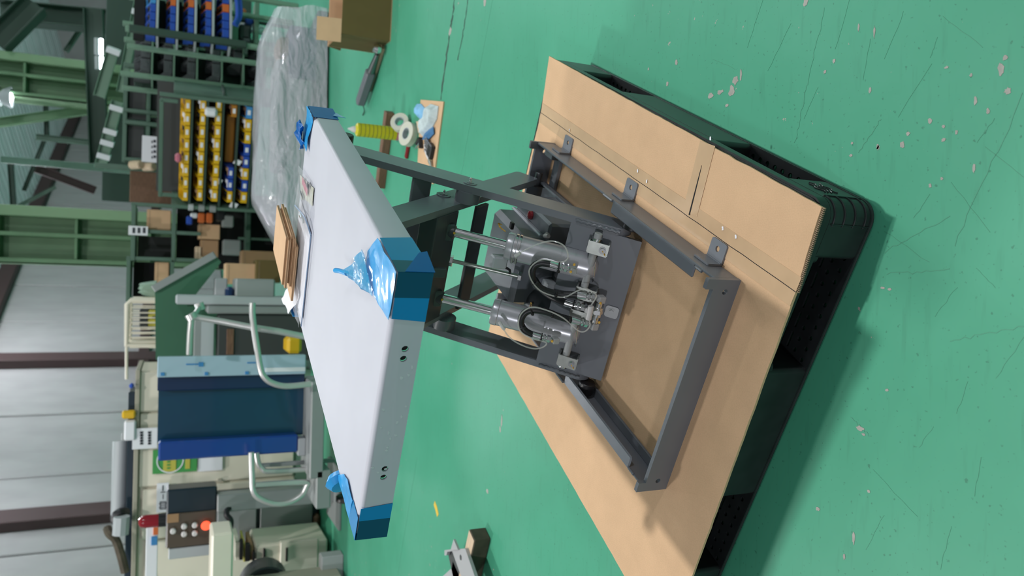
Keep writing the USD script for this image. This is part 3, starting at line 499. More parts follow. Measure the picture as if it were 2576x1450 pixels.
def drape(outline, z, amp, seed, n=26, lift=None):
    """film lying on the table top: outline in (x, y), gently crumpled, with thickness"""
    pg = Polygon(outline); x0, y0, x1, y1 = pg.bounds; t = ext(pg, .0006); m = trimesh.Trimesh(*trimesh.remesh.subdivide_to_size(t.vertices, t.faces, .012), process=False)
    v = m.vertices.copy(); v[:, 2] += z+amp*(meshkit.fbm(np.stack([v[:, 0]*28+seed, v[:, 1]*28, 0*v[:, 0]], -1), 3, seed)-.3).clip(0)
    if lift is not None: v[:, 2] += lift(v[:, 0], v[:, 1])
    return trimesh.Trimesh(v, m.faces, process=False)
zt = tz1+e_; yf = ty0-e_; xr = tx1+e_; xl = tx0-e_
def film(nm_label, items):
    f = None
    for name, mesh, m_ in items:
        if f is None: f = P('corner_film', mesh, m_, top, nm_label)
        else: obj('corner_film', mesh, m_, top, smooth=40, shift=DZ)
film('blue protective film on the near corner', [
    ('a', drape([(xr, yf), (xr, .088), (.44, .135), (.395, .12), (.40, .03), (.407, yf)], zt, .0045, 3), 'film_top'),
    ('b', drape([(.445, .130), (.368, .212), (.372, .17), (.388, .10), (.398, .06)], zt+.003, .016, 5, lift=lambda x, y: .10*np.clip(y-.10, 0, 1)), 'film_thin'),
    ('c', sheet([(.404, yf, tz0), (.443, yf, tz0), (.443, yf, zt-.003), (.409, yf, zt-.003)]), 'film_blue'),
    ('d', sheet([(.443, yf, tz0), (xr, yf, tz0), (xr, yf, zt-.002), (.443, yf, zt-.002)]), 'film_double'),
    ('e', sheet([(xr, .008, tz0), (xr, .096, tz0), (xr, .088, zt-.002), (xr, .008, zt-.002)]), 'film_blue'),
    ('f', sheet([(xr, yf, tz0), (xr, .008, tz0), (xr, .008, zt-.002), (xr, yf, zt-.002)]), 'film_double'),
    ('g', sheet([(xr+.001, yf, tz0-.002), (xr+.001, .042, tz0-.010), (xr+.001, .036, tz0+.004), (xr+.001, yf, zt-.012)]), 'film_deep'),
    ('h', tube([(.366, .205, zt+.014), (.356, .235, zt+.019), (.349, .252, zt+.024)], .0045, 8, 3), 'film_top')])
film('blue protective film on the left corner', [
    ('a', drape([(xl, .02), (.036, .012), (.042, .058), (.028, .09), (xl, .135)], zt, .004, 8), 'film_top'),
    ('b', drape([(xl, yf), (.037, yf), (.037, .012), (xl, .02)], zt, .001, 9), 'film_blue'),
    ('c', sheet([(.031, yf, tz0), (.062, yf, tz0), (.056, yf, zt-.002), (.030, yf, zt-.002)]), 'film_blue'),
    ('d', sheet([(xl, yf, tz0), (.031, yf, tz0), (.030, yf, zt-.002), (xl, yf, zt-.002)]), 'film_double'),
    ('e', sheet([(xl, .13, tz0), (xl, yf, tz0), (xl, yf, zt), (xl, .13, zt)]), 'film_blue'),
    ('f', lathe([(0, -.016), (.018, -.012), (.026, 0), (.018, .012), (0, .016)], (-.026, .135, zt-.004), (.3, 1, .2), 14), 'film_top')])
film('blue protective film on the far right corner', [
    ('a', drape([(xr, .775), (.425, .800), (.396, .795), (.40, .84), (.42, ty1), (xr, ty1)], zt, .008, 12, lift=lambda x, y: .12*np.clip(.45-x, 0, 1)), 'film_top'),
    ('b', sheet([(xr, .775, tz0-.002), (xr, ty1, tz0-.004), (xr, ty1, zt), (xr, .778, zt)]), 'film_deep'),
    ('c', sheet([(xr+.002, .79, tz0-.02), (xr+.002, .83, tz0-.004), (xr+.002, .80, tz0+.008)]), 'film_blue'),
    ('d', sheet([(.40, ty1+e_, tz0), (.40, ty1+e_, zt), (xr, ty1+e_, zt), (xr, ty1+e_, tz0)]), 'film_blue'),
    ('e', fold(.06, .05, 4, .03, 8, 8).apply_transform(trimesh.transformations.translation_matrix([.388, .83, zt])), 'film_deep')])
film('blue protective film on the far left corner', [
    ('a', drape([(xl, .74), (.03, .80), (.05, ty1), (xl, ty1)], zt, .006, 15), 'film_top'),
    ('b', sheet([(xl-.001, .86, tz0), (xl-.001, .73, tz0), (xl-.001, .74, zt+.010), (xl-.001, .80, zt+.014), (xl-.001, .86, zt+.006)]), 'film_top')])

# things lying on the table top (placed in the lift's own directions)
def lw(x, y, z=None): c, s = math.cos(GRID), math.sin(GRID); return (-0.4008+c*x-s*y, 1.276+s*x+c*y, tz1 if z is None else z)
sheets = thing('poly_bag', 'clear poly bag of white sheets lying at the far left of the white table top', 'bag', lw(.13, .76, tz1+.0005), GRID)
obj('paper', drape([(-.10, -.11), (.12, -.105), (.13, .09), (-.13, .10)], .001, .004, 21), 'paper_white', sheets)
obj('paper', drape([(-.14, -.01), (-.06, -.06), (-.04, .08), (-.15, .09)], .004, .012, 22, lift=lambda x, y: .35*np.clip(-.10-x, 0, 1)), 'paper_white', sheets)
obj('bag_film', drape([(-.112, -.128), (.135, -.125), (.17, .10), (-.13, .11)], .010, .006, 23), 'poly_bag', sheets)
obj('bag_seam', [tube([(-.11, -.126, .006), (.0, -.128, .006), (.125, -.131, .006)], .0014, 6), tube([(.125, -.131, .006), (.139, -.06, .012), (.118, .07, .016)], .0018, 6, 4)], 'seam_blue', sheets)
kit = thing('parts_bag', 'clear bag with a printed colour card at the far edge of the white table top', 'bag', lw(.302, .76, tz1+.0005), GRID)
cardp = [(.005, .13), (.047, -.083), (.006, -.087), (-.018, .02), (-.04, .07)]
obj('printed_card', drape(cardp, .001, .003, 31), 'ivory', kit)
obj('card_print', [mv(box(-.012, .004, -.03, .06, 0, .0006), .02, 0, .006)], 'can_pink', kit); obj('card_print', [mv(box(-.004, .005, -.05, -.015, 0, .0006), .034, 0, .006), mv(box(-.02, -.014, .02, .07, 0, .0006), 0, 0, .006)], 'ink', kit)
obj('small_fitting', [cyl((-.055, .01, .008), (-.055, -.012, .008), .006, 10), cyl((-.048, -.02, .006), (-.06, -.03, .006), .004, 8)], 'chrome', kit)
obj('bag_film', drape([(.03, .13), (.055, -.09), (-.01, -.115), (-.075, -.09), (-.07, .10)], .006, .01, 33), 'poly_bag', kit)
for k in range(5):
    o_ = (k*37 % 5-2)*.003
    pad = thing('cardboard_pad', ['lowest and widest cardboard pad of the stack on the white table top', 'second cardboard pad from the bottom of the stack on the table top', 'middle cardboard pad of the stack on the white table top', 'second cardboard pad from the top of the stack on the table top', 'topmost cardboard pad of the stack on the white table top'][k], 'cardboard', lw(.142+o_-(.012 if k == 0 else 0), .835+o_, tz1+.0165+.0058*k), GRID, 'stacked cardboard pads')
    obj('board', box(-.065-(.018 if k == 0 else 0), .06, -.108, .10, 0, .0012), 'cardboard', pad); obj('flute', box(-.0645-(.018 if k == 0 else 0), .0595, -.1075, .0995, .0012, .0044), 'cardboard_brown', pad); obj('board', box(-.065-(.018 if k == 0 else 0), .06, -.108, .10, .0044, .0055), 'cardboard', pad)

# ---------------- things on the floor ----------------
def fl(*p): return np.array(p, float)
b = thing('open_box', 'open cardboard box with raised flaps on the green floor at the far right', 'box', (1.56, 4.19, 0), -.10)
bw, bh = .225, .265
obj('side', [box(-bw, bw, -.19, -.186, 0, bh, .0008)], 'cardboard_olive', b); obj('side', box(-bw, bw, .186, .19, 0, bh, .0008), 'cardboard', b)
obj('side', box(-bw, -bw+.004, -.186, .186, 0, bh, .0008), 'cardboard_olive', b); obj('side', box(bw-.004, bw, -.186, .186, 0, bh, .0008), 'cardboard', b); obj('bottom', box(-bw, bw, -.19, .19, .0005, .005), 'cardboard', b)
def flap(mesh, a, axis, o): mm = mesh.copy(); mm.apply_transform(trimesh.transformations.rotation_matrix(a, axis, o)); return mm
obj('flap', flap(box(-bw-.045, -bw+.075, -.186, -.06, bh, bh+.004), 1.35, [1, 0, 0], [0, -.186, bh]), 'cardboard', b)
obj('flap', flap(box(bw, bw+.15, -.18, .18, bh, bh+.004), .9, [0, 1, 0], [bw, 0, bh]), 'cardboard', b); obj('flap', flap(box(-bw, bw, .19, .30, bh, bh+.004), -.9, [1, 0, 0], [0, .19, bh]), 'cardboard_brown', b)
p0, p1 = ((1.302,4.096,0.0),(1.084,4.528,0.0)); p0, p1 = fl(*p0), fl(*p1); dd = p1-p0; ln = float(np.linalg.norm(dd)); an = math.atan2(dd[1], dd[0])
t = thing('hand_tool', 'long hand tool with grey handle and shiny tip lying on the green floor', 'tool', (*p0[:2], .022), an)
obj('handle', [box(ln*.42, ln, -.028, .028, -.004, .05, .01)], 'tool_grey', t); obj('neck', [cyl((ln*.42, 0, .022), (.06, 0, .02), .022, 14, .012)], 'steel_dark', t)
obj('head', [lathe([(0, -.028), (.02, -.02), (.028, 0), (.02, .02), (0, .028)], (.02, 0, .03), (0, 0, 1), 16), cyl((.05, -.02, .012), (.22, -.03, .012), .012, 10)], 'chrome', t)
obj('hang_cord', tube([(ln, 0, .01), (ln+.05, .01, -.012), (ln+.12, -.01, -.019)], .003, 6, 3), 'rubber', t)
t = thing('wood_lath', 'thin pale wooden lath under the grey hand tool on the floor', 'wood', (p0[0]+.02, p0[1]+.055, 0), an+.03); obj('lath', box(0, ln*.72, -.02, .02, 0, .017, .002), 'wood_pale', t)
p0, p1 = ((0.914,3.931,0.0),(0.535,4.094,0.0)); p0, p1 = fl(*p0), fl(*p1); dd = p1-p0; ln = float(np.linalg.norm(dd))
t = thing('timber_batten', 'reddish brown square timber batten on the floor behind the yellow spray can', 'wood', (*p0[:2], 0), math.atan2(dd[1], dd[0])); obj('batten', box(0, ln, -.028, .028, 0, .045, .003), 'wood_brown', t)
cx, cy = (0.769,3.767)
t = thing('spray_can', 'tall yellow spray can with white nozzle standing on the green floor', 'spray can', (cx, cy, 0))
obj('can_body', lathe([(0, .03), (.0325, .03), (.0335, .032), (.0335, .225), (.031, .229), (.018, .236), (0, .236)], n=28), 'can_yellow', t); obj('bottom_cap', lathe([(0, 0), (.03, 0), (.031, .002), (.031, .018), (0, .018)], n=28), 'white_plastic', t)
obj('pink_band', lathe([(0, .018), (.0335, .018), (.0335, .03), (0, .03)], n=28), 'can_pink', t); obj('nozzle', lathe([(0, .236), (.016, .236), (.015, .248), (.007, .262), (.004, .272), (0, .272)], n=18), 'white_plastic', t)
obj('print_line', [lathe([(.0335, z), (.0339, z+.0003), (.0339, z+.002), (.0335, z+.0023)], n=28) for z in (.05, .07, .09, .11, .13, .15, .17, .19, .212)], 'wood_dark', t)
def roll(r0, r1, w): return lathe([(r0, -w/2), (r1, -w/2), (r1, w/2), (r0, w/2), (r0, -w/2)], n=28)
def tilt(mm, a, axis): mm = mm.copy(); mm.apply_transform(trimesh.transformations.rotation_matrix(a, axis)); mm.apply_translation([0, 0, -mm.bounds[0][2]]); return mm
for nm, pp, a, lab in (('a',(0.724,3.528,0.0),0.34,'pale tape roll leaning towards the camera in front of the yellow spray can'),('b',(0.796,3.627,0.0),0.95,'pale tape roll standing on edge behind the other roll, by the spray can')):
    t = thing('tape_roll', lab, 'tape', (*pp[:2], 0), .3, 'tape rolls by the spray can'); ro, ri = (.058, .030) if a < .5 else (.046, .026); obj('tape', tilt(roll(ri, ro, .03), a, [1, 0, 0]), 'ivory', t); obj('core', mv(tilt(roll(ri-.004, ri, .03), a, [1, 0, 0]), 0, 0, (ro-ri)*math.sin(a)), 'grey_light', t)
q = (0.671,3.617,0.0)
t = thing('cutter_knife', 'red handled cutter lying on the floor beside the tape rolls', 'knife', (*q[:2], 0), 2.6); obj('handle', box(-.05, .05, -.012, .012, 0, .016, .004), 'beacon_red', t); obj('blade', box(-.13, -.05, -.008, .008, .004, .008, .001), 'rubber', t)
cs = [fl(*p) for p in ((0.872,3.431,0.0),(0.791,3.096,0.0),(0.451,3.217,0.0),(0.524,3.46,0.0))]
ctr = sum(cs)/4
t = thing('small_cardboard', 'small cardboard piece with gloves and tools lying on the floor beyond the pallet', 'cardboard', (*ctr[:2], 0)); obj('sheet', ext(Polygon([p[:2]-ctr[:2] for p in cs]).buffer(0), .006), 'cardboard', t, smooth=False)
def clothpart(name, label, cat, pts, material, amp, seed, z=.0065):
    Q = [fl(*p)[:2] for p in pts]; c_ = sum(Q)/len(Q); pg = Polygon([q-c_ for q in Q]).convex_hull; tt = thing(name, label, cat, (*c_, z))
    mm = ext(pg, .004); mm = trimesh.Trimesh(*trimesh.remesh.subdivide_to_size(mm.vertices, mm.faces, .015), process=False); v = mm.vertices; top_ = v[:, 2] > .002
    edge = np.array([pg.exterior.distance(Point(p)) for p in v[:, :2]]); v[:, 2] = np.where(top_, .004+amp*np.minimum(1, edge/.02)*(.4+meshkit.fbm(np.stack([v[:, 0]*30+seed, v[:, 1]*30, 0*v[:, 0]], -1), 3, seed)), 0)
    obj('cloth', trimesh.Trimesh(v, mm.faces, process=False), material, tt, smooth=60); return tt
clothpart('glove', 'pale work glove lying on the small cardboard piece on the floor', 'glove', ((0.817,3.267,0.0),(0.783,3.154,0.0),(0.731,3.171,0.0),(0.675,3.302,0.0),(0.679,3.355,0.0),(0.764,3.344,0.0)), 'cloth_pale', .03, 3)
clothpart('rag', 'light blue cloth lying at the far edge of the small cardboard piece', 'cloth', ((0.861,3.474,0.0),(0.848,3.411,0.0),(0.809,3.342,0.0),(0.767,3.338,0.0),(0.76,3.38,0.0),(0.805,3.476,0.0)), 'cloth_blue', .022, 5)
clothpart('rag', 'navy cloth scrap lying under the fingers of the pale glove', 'cloth', ((0.702,3.202,0.0),(0.669,3.194,0.0),(0.657,3.266,0.0),(0.672,3.361,0.0),(0.7,3.292,0.0)), 'cloth_navy', .016, 6, .012)
clothpart('rag', 'tan cloth scrap lying beside the light blue cloth on the cardboard', 'cloth', ((0.779,3.481,0.0),(0.763,3.392,0.0),(0.713,3.364,0.0),(0.715,3.438,0.0)), 'wood_pale', .01, 7)
q = (0.61,3.24,0.0)
t = thing('hex_key_set', 'set of steel hex keys in a black holder lying on the small cardboard', 'hex keys', (*q[:2], .006), 1.0); obj('holder', box(-.045, .005, -.03, .03, 0, .022, .004), 'rubber', t)
for k in range(5): obj('key', tube([(.0, -.022+.011*k, .016), (.09-.008*k, -.026+.013*k, .014), (.09-.008*k, -.012+.013*k, .012)], .0035, 8), 'steel_dark', t)
q = (0.558,3.236,0.0)
t = thing('pliers', 'pliers with pale and black handles at the near end of the small cardboard', 'pliers', (*q[:2], .006), .6); obj('handle', tube([(0, 0, .01), (.06, .02, .01), (.11, .016, .01)], .007, 8, 4), 'white_plastic', t); obj('handle', tube([(0, 0, .01), (.06, -.02, .01), (.11, -.016, .01)], .007, 8, 4), 'rubber', t); obj('jaw', [cyl((0, 0, .004), (0, 0, .016), .012, 14), cyl((0, 0, .01), (-.05, 0, .01), .009, 10, .004)], 'zinc', t)
q = (0.673,3.41,0.0)
t = thing('bolt_clamp', 'small black clamp with a bright screw on the small cardboard', 'clamp', (*q[:2], .006), 1.9); obj('body', [box(-.03, .03, -.006, .006, 0, .02, .002), box(-.03, -.02, -.006, .05, 0, .02, .002)], 'rubber', t); obj('screw', cyl((-.025, .01, .01), (.05, .012, .01), .005, 10), 'chrome', t)
# bottom left of the upright view: grey steel fixture on the floor with a timber block beside it
q = (-1.064,2.771,0.0)
t = thing('steel_fixture', 'grey steel fixture with a pointed end resting on the timber block at the left edge', 'fixture', (*q[:2], 0))
def flat(name, pts, z, h, material): obj(name, ext(Polygon([(p[0]-q[0], p[1]-q[1]) for p in pts]).buffer(0), h, (0, 0, z-h)), material, t, smooth=False)
flat('top_plate', ((-0.983,2.677,0.075),(-0.934,2.536,0.075),(-1.026,2.396,0.075),(-1.073,2.523,0.075)), .075, .012, 'grey_cast'); flat('pointer', ((-0.931,2.636,0.08),(-0.954,2.587,0.08),(-0.982,2.667,0.08)), .083, .008, 'grey_cast')
flat('hook', ((-1.011,2.756,0.075),(-0.981,2.672,0.075),(-0.988,2.672,0.075),(-1.007,2.724,0.075),(-1.023,2.732,0.075),(-1.031,2.755,0.075)), .075, .012, 'grey_cast'); flat('inner_web', ((-1.021,2.762,0.06),(-0.995,2.691,0.06),(-1.085,2.55,0.06),(-1.127,2.665,0.06)), .06, .01, 'steel_dark')
flat('side_plate', ((-1.006,2.692,0.08),(-1.065,2.71,0.08),(-1.235,2.963,0.08),(-1.089,2.57,0.08),(-1.035,2.706,0.06)), .06, .012, 'grey_cast')
c_ = (-0.98,2.578,0.075); obj('hole_rim', cyl((c_[0]-q[0], c_[1]-q[1], .0745), (c_[0]-q[0], c_[1]-q[1], .0758), .010, 16), 'steel_dark', t)
p0, p1 = ((-0.89,2.479,0.0),(-1.017,2.539,0.0)); p0, p1 = fl(*p0), fl(*p1); dd = p1-p0; ln = float(np.linalg.norm(dd))
t = thing('timber_block', 'dark sided timber block with a pale top on the floor under the steel fixture', 'wood block', (*p0[:2], 0), math.atan2(dd[1], dd[0])); obj('block', box(0, ln*2.4, -.06, 0, 0, .062, .003), 'wood_dark', t); obj('top_face', box(.004, ln*2.4, -.058, -.003, .0605, .0627), 'wood_pale', t, smooth=False)

# ---------------- film wrapped load ----------------
wl_ = thing('wrapped_load', 'long load wrapped in clear plastic film on a pallet beyond the lift table', 'wrapped load', (1.25, 6.08, 0), .06)
nu, nv = 60, 30; V = []
for i in range(nu):
    s = i/(nu-1); x = -1.2+2.0*s
    for j in range(nv):
        t = PI*j/(nv-1); k = math.copysign(abs(math.cos(t))**.45, math.cos(t)); zz = abs(math.sin(t))**.55
        hgt = .47*min(1, .40+2.2*s)*(1-.25*max(0, (s-.85)/.15)); wid = .30
        nz = meshkit.fbm(np.array([x*1.6, k*2.2, zz*3+2]), 3, 5)-.5; nz2 = abs(meshkit.noise(np.array([x*2.4+zz*3, k*4, zz*5]), 9)-.5)
        sc = 1+.16*nz+.10*nz2
        V.append([x+.05*nz, -wid*k*sc*(1 if zz > .1 else 1.03), max(.0, hgt*zz*sc)+.02])
i_ = np.arange(nu*nv).reshape(nu, nv); q = np.stack([i_[:-1, :-1], i_[1:, :-1], i_[1:, 1:], i_[:-1, 1:]], -1).reshape(-1, 4)
obj('wrap_film', (np.array(V), q), 'clear_film', wl_, smooth=50)
obj('packed_board', [box(-.8, .45, -.22, .24, .1, .30, .02), box(-.4, .4, -.24, .1, .30, .38, .02)], 'grey_light', wl_); obj('pallet', [box(-1.1, .80, -.28, .28, .0, .09, .01)], 'dark_green', wl_)
cq = np.array([.47, -.05, -.05]); obj('crate', mv(sub(box(-.20, .20, -.20, .26, .09, .34, .02), box(-.17, .17, -.17, .23, .12, .4)), *cq), 'tote_blue', wl_, label='dark blue crate under the film at the right end'); obj('brown_packing', [box(cq[0]-.15, cq[0]-.02, -.15, .1, .12, .37, .03), box(cq[0]+.02, cq[0]+.14, -.15, .12, .12, .36, .03)], 'cardboard_brown', wl_)

# ---------------- background things, placed by plane rectangles in world metres ----------------
class Front:
    """a thing seen from the front: parts are given by world x and z ranges on the plane y"""
    def __init__(s, name, label, cat, rect, y, group=None, z=None):
        s.xc, s.y = (rect[0]+rect[1])/2, y; s.z = rect[2] if z is None else z
        s.o = thing(name, label, cat, (s.xc, y, s.z), 0, group)
    def box(s, name, R, y0, y1, material, bv=.004, label=None, parent=None):
        return obj(name, box(R[0]-s.xc, R[1]-s.xc, y0, y1, R[2]-s.z, R[3]-s.z, bv), material, parent or s.o, label=label)
    def p(s, q, dy=0.): return np.array([q[0]-s.xc, q[1]-s.y+dy, q[2]-s.z])
def simple(name, label, cat, R, y, depth, material, part='body', bv=.006, group=None):
    f = Front(name, label, cat, R, y, group); f.box(part, R, 0, depth, material, bv); return f
# cream control cabinet along the left
cab = Front('control_cabinet', 'long cream machine control cabinet with doors on the left', 'cabinet', (-2.449,-0.685,0.005,1.267), 6.3, z=0)
cab.box('body', (-2.443,-0.684,0.108,1.253), .03, .7, 'cream_paint', .01)
for R in ((-1.553,-1.004,0.121,1.246),(-0.989,-0.696,0.131,1.255),(-1.95,-1.573,0.11,1.22),(-2.446,-1.966,0.1,1.195)): cab.box('door', R, 0, .03, 'cream_paint', .008)
cab.box('base', (-2.543,-0.699,-0.075,0.108), .02, .7, 'rack_green_light')
cab.box('door_latch', (-1.556,-1.532,0.663,0.692), -.02, .0, 'cream_dark', .002)
cab.box('cap', (-2.362,-0.671,1.248,1.28), -.03, .72, 'cream_dark', .004)
simple('cable_duct', 'dark cable duct running along the top of the cream cabinet', 'duct', (-2.375,-0.839,1.278,1.326), 6.32, .3, 'control_dark', 'duct')
f = Front('grey_pipe', 'thick pale grey pipe lying along the top of the cabinet by the grey wall', 'pipe', (-1.812,-1.266,1.334,1.431), 6.5); a, b = ((-1.255,6.6,1.386),(-1.842,6.5,1.382))
obj('pipe', tube([f.p(a), f.p(b)], .055, 18), 'grey_light', f.o); a, b = ((-1.223,6.75,1.358),(-1.887,6.65,1.367)); obj('pipe', tube([f.p(a), f.p(b)], .03, 14), 'grey_paint', f.o)
f = Front('cable_coil', 'black cables and a hanging hose where the duct meets the frame', 'cable', (-2.137,-1.701,1.28,1.41), 6.2)
obj('cable', tube([f.p(np.array(p)) for p in ((-1.704,6.2,1.316),(-1.692,6.15,1.36),(-1.727,6.15,1.385),(-1.767,6.15,1.359),(-1.807,6.15,1.306))], .035, 8, 4), 'rubber', f.o); obj('cable', tube([f.p(np.array(p)) for p in ((-1.807,6.2,1.437),(-1.837,6.15,1.418),(-1.885,6.15,1.377),(-2.004,6.15,1.341),(-2.123,6.15,1.313))], .03, 8, 4), 'wood_dark', f.o)
obj('hose', tube([f.p(np.array(p)) for p in ((-1.702,6.1,1.342),(-1.83,6.1,1.347))], .055, 10), 'grey_light', f.o)
R = (-1.455,-1.275,0.844,1.152); f = Front('green_poster', 'green and yellow notice fixed to the cream cabinet beside the blue panel', 'poster', R, 6.27)
f.box('sheet', R, 0, .01, 'poster_green', .001); f.box('yellow_patch', (-1.443,-1.296,0.991,1.079), -.004, .0, 'poster_yellow', .001); f.box('yellow_patch', (-1.432,-1.326,0.894,0.927), -.004, .0, 'poster_yellow', .001)
c_ = f.p((-1.36,6.27,1.032)); obj('white_ring', lathe([(.086, 0), (.094, 0), (.094, .003), (.086, .003), (.086, 0)], c_+np.array([0, -.002, 0]), (0, -1, 0), 40), 'paper_white', f.o)
obj('print_line', [box(*(lambda r: (r[0]-f.xc, r[1]-f.xc, -.007, -.004, r[2]-f.z, r[3]-f.z))(r)) for r in ((-1.326,-1.314,1.033,1.055),(-1.35,-1.338,1.033,1.055),(-1.374,-1.362,1.032,1.054),(-1.398,-1.386,1.032,1.054),(-1.422,-1.41,1.031,1.053))], 'poster_green', f.o)
simple('white_notice', 'white paper notice on the cream cabinet beside the green notice', 'paper', (-1.463,-1.316,0.661,0.838), 6.28, .012, 'paper_white', 'sheet', .001)
R = (-1.255,-1.102,1.123,1.29); f = Front('name_board', 'white board with two lines of black writing above the blue panel', 'sign', R, 6.24); f.box('board', R, 0, .012, 'paper_white', .001)
obj('writing', [box(*(lambda r: (r[0]-f.xc, r[1]-f.xc, -.003, .0, r[2]-f.z, r[3]-f.z))(r)) for r in ((-1.139,-1.124,1.22,1.241),(-1.16,-1.145,1.219,1.24),(-1.18,-1.166,1.219,1.24),(-1.201,-1.186,1.218,1.24),(-1.222,-1.207,1.218,1.239),(-1.142,-1.127,1.166,1.188),(-1.163,-1.148,1.166,1.187),(-1.183,-1.169,1.166,1.187),(-1.204,-1.189,1.165,1.186),(-1.225,-1.21,1.165,1.186),(-1.219,-1.13,1.227,1.232),(-1.222,-1.133,1.174,1.179))], 'ink', f.o)
R = (-1.742,-1.522,1.037,1.119); f = Front('machine_label', 'tall white label with black characters on the cabinet above the control box', 'sign', R, 6.25); f.box('board', R, 0, .012, 'paper_white', .001)
obj('writing', [box(*(lambda r: (r[0]-f.xc, r[1]-f.xc, -.003, .0, r[2]-f.z, r[3]-f.z))(r)) for r in ((-1.581,-1.54,1.074,1.082),(-1.593,-1.587,1.06,1.093),(-1.641,-1.605,1.073,1.078),(-1.717,-1.657,1.091,1.096),(-1.721,-1.661,1.053,1.058),(-1.665,-1.659,1.056,1.094),(-1.692,-1.686,1.055,1.093),(-1.719,-1.713,1.055,1.093),(-1.677,-1.671,1.047,1.102),(-1.707,-1.701,1.047,1.101))], 'ink', f.o)
for nm, lab, R, m_ in (('box_blue','small blue carton on top of the cable duct',(-0.803,-0.765,1.287,1.319),'bin_blue'),('orange_beacon','small yellow signal lamp on top of the cable duct',(-1.024,-0.965,1.272,1.362),'bin_yellow'),('hanging_paper','crumpled white paper hanging over the cable duct edge',(-1.185,-1.038,1.268,1.346),'paper_white')):
    simple(nm if nm == 'hanging_paper' else ('carton' if nm == 'box_blue' else 'signal_lamp'), lab, 'paper' if nm == 'hanging_paper' else ('carton' if nm == 'box_blue' else 'lamp'), R, R and 6.22, .05, m_, 'body', .012)
# operator control box on its post
ob = Front('control_box', 'dark operator control box with buttons on a post at the left', 'control box', (-1.743,-1.315,0.755,1.05), 5.2, z=0)
ob.box('housing', (-1.683,-1.315,0.756,1.051), .01, .16, 'control_dark', .01); ob.box('front_panel', (-1.677,-1.463,0.76,1.045), -.006, .01, 'control_brown', .004); ob.box('lower_strip', (-1.75,-1.684,0.744,1.033), .0, .12, 'grey_light', .004)
ob.box('panel_label', (-1.517,-1.463,0.978,1.046), -.009, -.006, 'cardboard_brown', .001)
for q in ((-1.564,5.18,1.01),(-1.541,5.18,0.947),(-1.589,5.18,0.946),(-1.54,5.18,0.885),(-1.591,5.18,0.884)):
    c_ = ob.p(q); o = obj('push_button', lathe([(0, 0), (.017, 0), (.017, .02), (.012, .026), (0, .026)], c_, (0, -1, 0), 16), 'white_plastic', ob.o)
c_ = ob.p((-1.547,5.18,0.82)); obj('stop_button', lathe([(0, 0), (.024, 0), (.03, .02), (.024, .034), (0, .036)], c_, (0, -1, 0), 20), 'lamp_red', ob.o, label='glowing red stop button')
a, b = ob.p((-1.42,5.24,0.756)), ob.p((-1.473,5.24,0.018)); b[2] = 0
obj('post', [box(a[0]-.055, a[0]+.055, -.03, .07, 0, a[2], .006), box(a[0]-.2, a[0]+.2, -.2, .22, 0, .02, .004)], 'grey_paint', ob.o)
obj('cable', tube([ob.p(np.array(p)) for p in ((-1.609,5.2,0.754),(-1.622,5.18,0.714),(-1.581,5.15,0.679),(-1.523,5.14,0.676),(-1.488,5.15,0.7),(-1.457,5.18,0.687),(-1.455,5.2,0.625))], .018, 8, 5), 'rubber', ob.o)
c_ = ob.p((-1.519,5.28,1.05))
bc = thing('warning_beacon', 'red warning beacon standing on the dark control box', 'beacon', c_+np.array([ob.xc, 5.2, 0]))
obj('base', lathe([(0, 0), (.043, 0), (.043, .045), (0, .045)], n=22), 'rubber', bc); obj('dome', lathe([(0, .045), (.041, .045), (.041, .12), (.035, .145), (.018, .158), (0, .16)], n=24), 'beacon_red', bc)
# grey cabinets and the slotted machine at the lower left
f = Front('grey_cabinet', 'low grey cabinet with two panels behind the control post', 'cabinet', (-1.909,-1.608,0.016,0.724), 5.75, z=0)
f.box('body', (-1.909,-1.608,0.016,0.721), .03, .5, 'control_dark'); f.box('panel', (-1.87,-1.637,0.456,0.718), 0, .03, 'grey_paint', .005); f.box('panel', (-1.898,-1.63,0.059,0.429), 0, .03, 'grey_paint', .005)
f = Front('slotted_machine', 'cream machine housing with dark slots at the left edge', 'machine', (-2.277,-1.75,0.007,0.631), 5.3, z=0)
f.box('body', (-2.286,-1.761,0.029,0.506), 0, .4, 'cream_paint', .012); f.box('panel', (-1.974,-1.747,0.097,0.347), -.02, .03, 'cream_paint', .006)
for R in ((-1.829,-1.704,0.585,0.605),(-1.844,-1.734,0.54,0.57),(-1.849,-1.786,0.509,0.524),(-1.847,-1.778,0.442,0.454),(-1.876,-1.785,0.298,0.311)): f.box('slot', R, -.03, .02, 'black_void', .001)
for R, m_ in (((-1.836,-1.715,0.605,0.632),'cream_paint'),((-1.852,-1.736,0.567,0.579),'poster_yellow'),((-1.847,-1.749,0.519,0.542),'cardboard_brown')): f.box('stacked_plate', R, -.01, .3, m_, .002)
f = Front('dark_drum', 'dark round drum at the left edge below the slotted machine', 'drum', (-2.153,-1.776,0.285,0.649), 5.05); c_ = f.p((-1.936,5.05,0.47)); obj('drum', lathe([(0, 0), (.13, 0), (.15, .02), (.15, .2), (0, .2)], c_+np.array([0, .12, 0]), (0, -1, 0), 28), 'lift_paint_dark', f.o); obj('drum_ring', lathe([(.10, 0), (.135, 0), (.135, .02), (.10, .02), (.10, 0)], c_+np.array([0, -.08, 0]), (0, -1, 0), 28), 'rubber', f.o)
f = Front('cream_post', 'cream square machine post in front of the grey cabinets', 'post', (-1.893,-1.475,0.685,0.808), 4.75, z=0); f.box('post', (-1.893,-1.479,0.685,0.807), 0, .25, 'cream_paint', .012); f.box('leg', (-1.948,-1.827,0.039,0.695), .02, .22, 'cream_dark', .006)
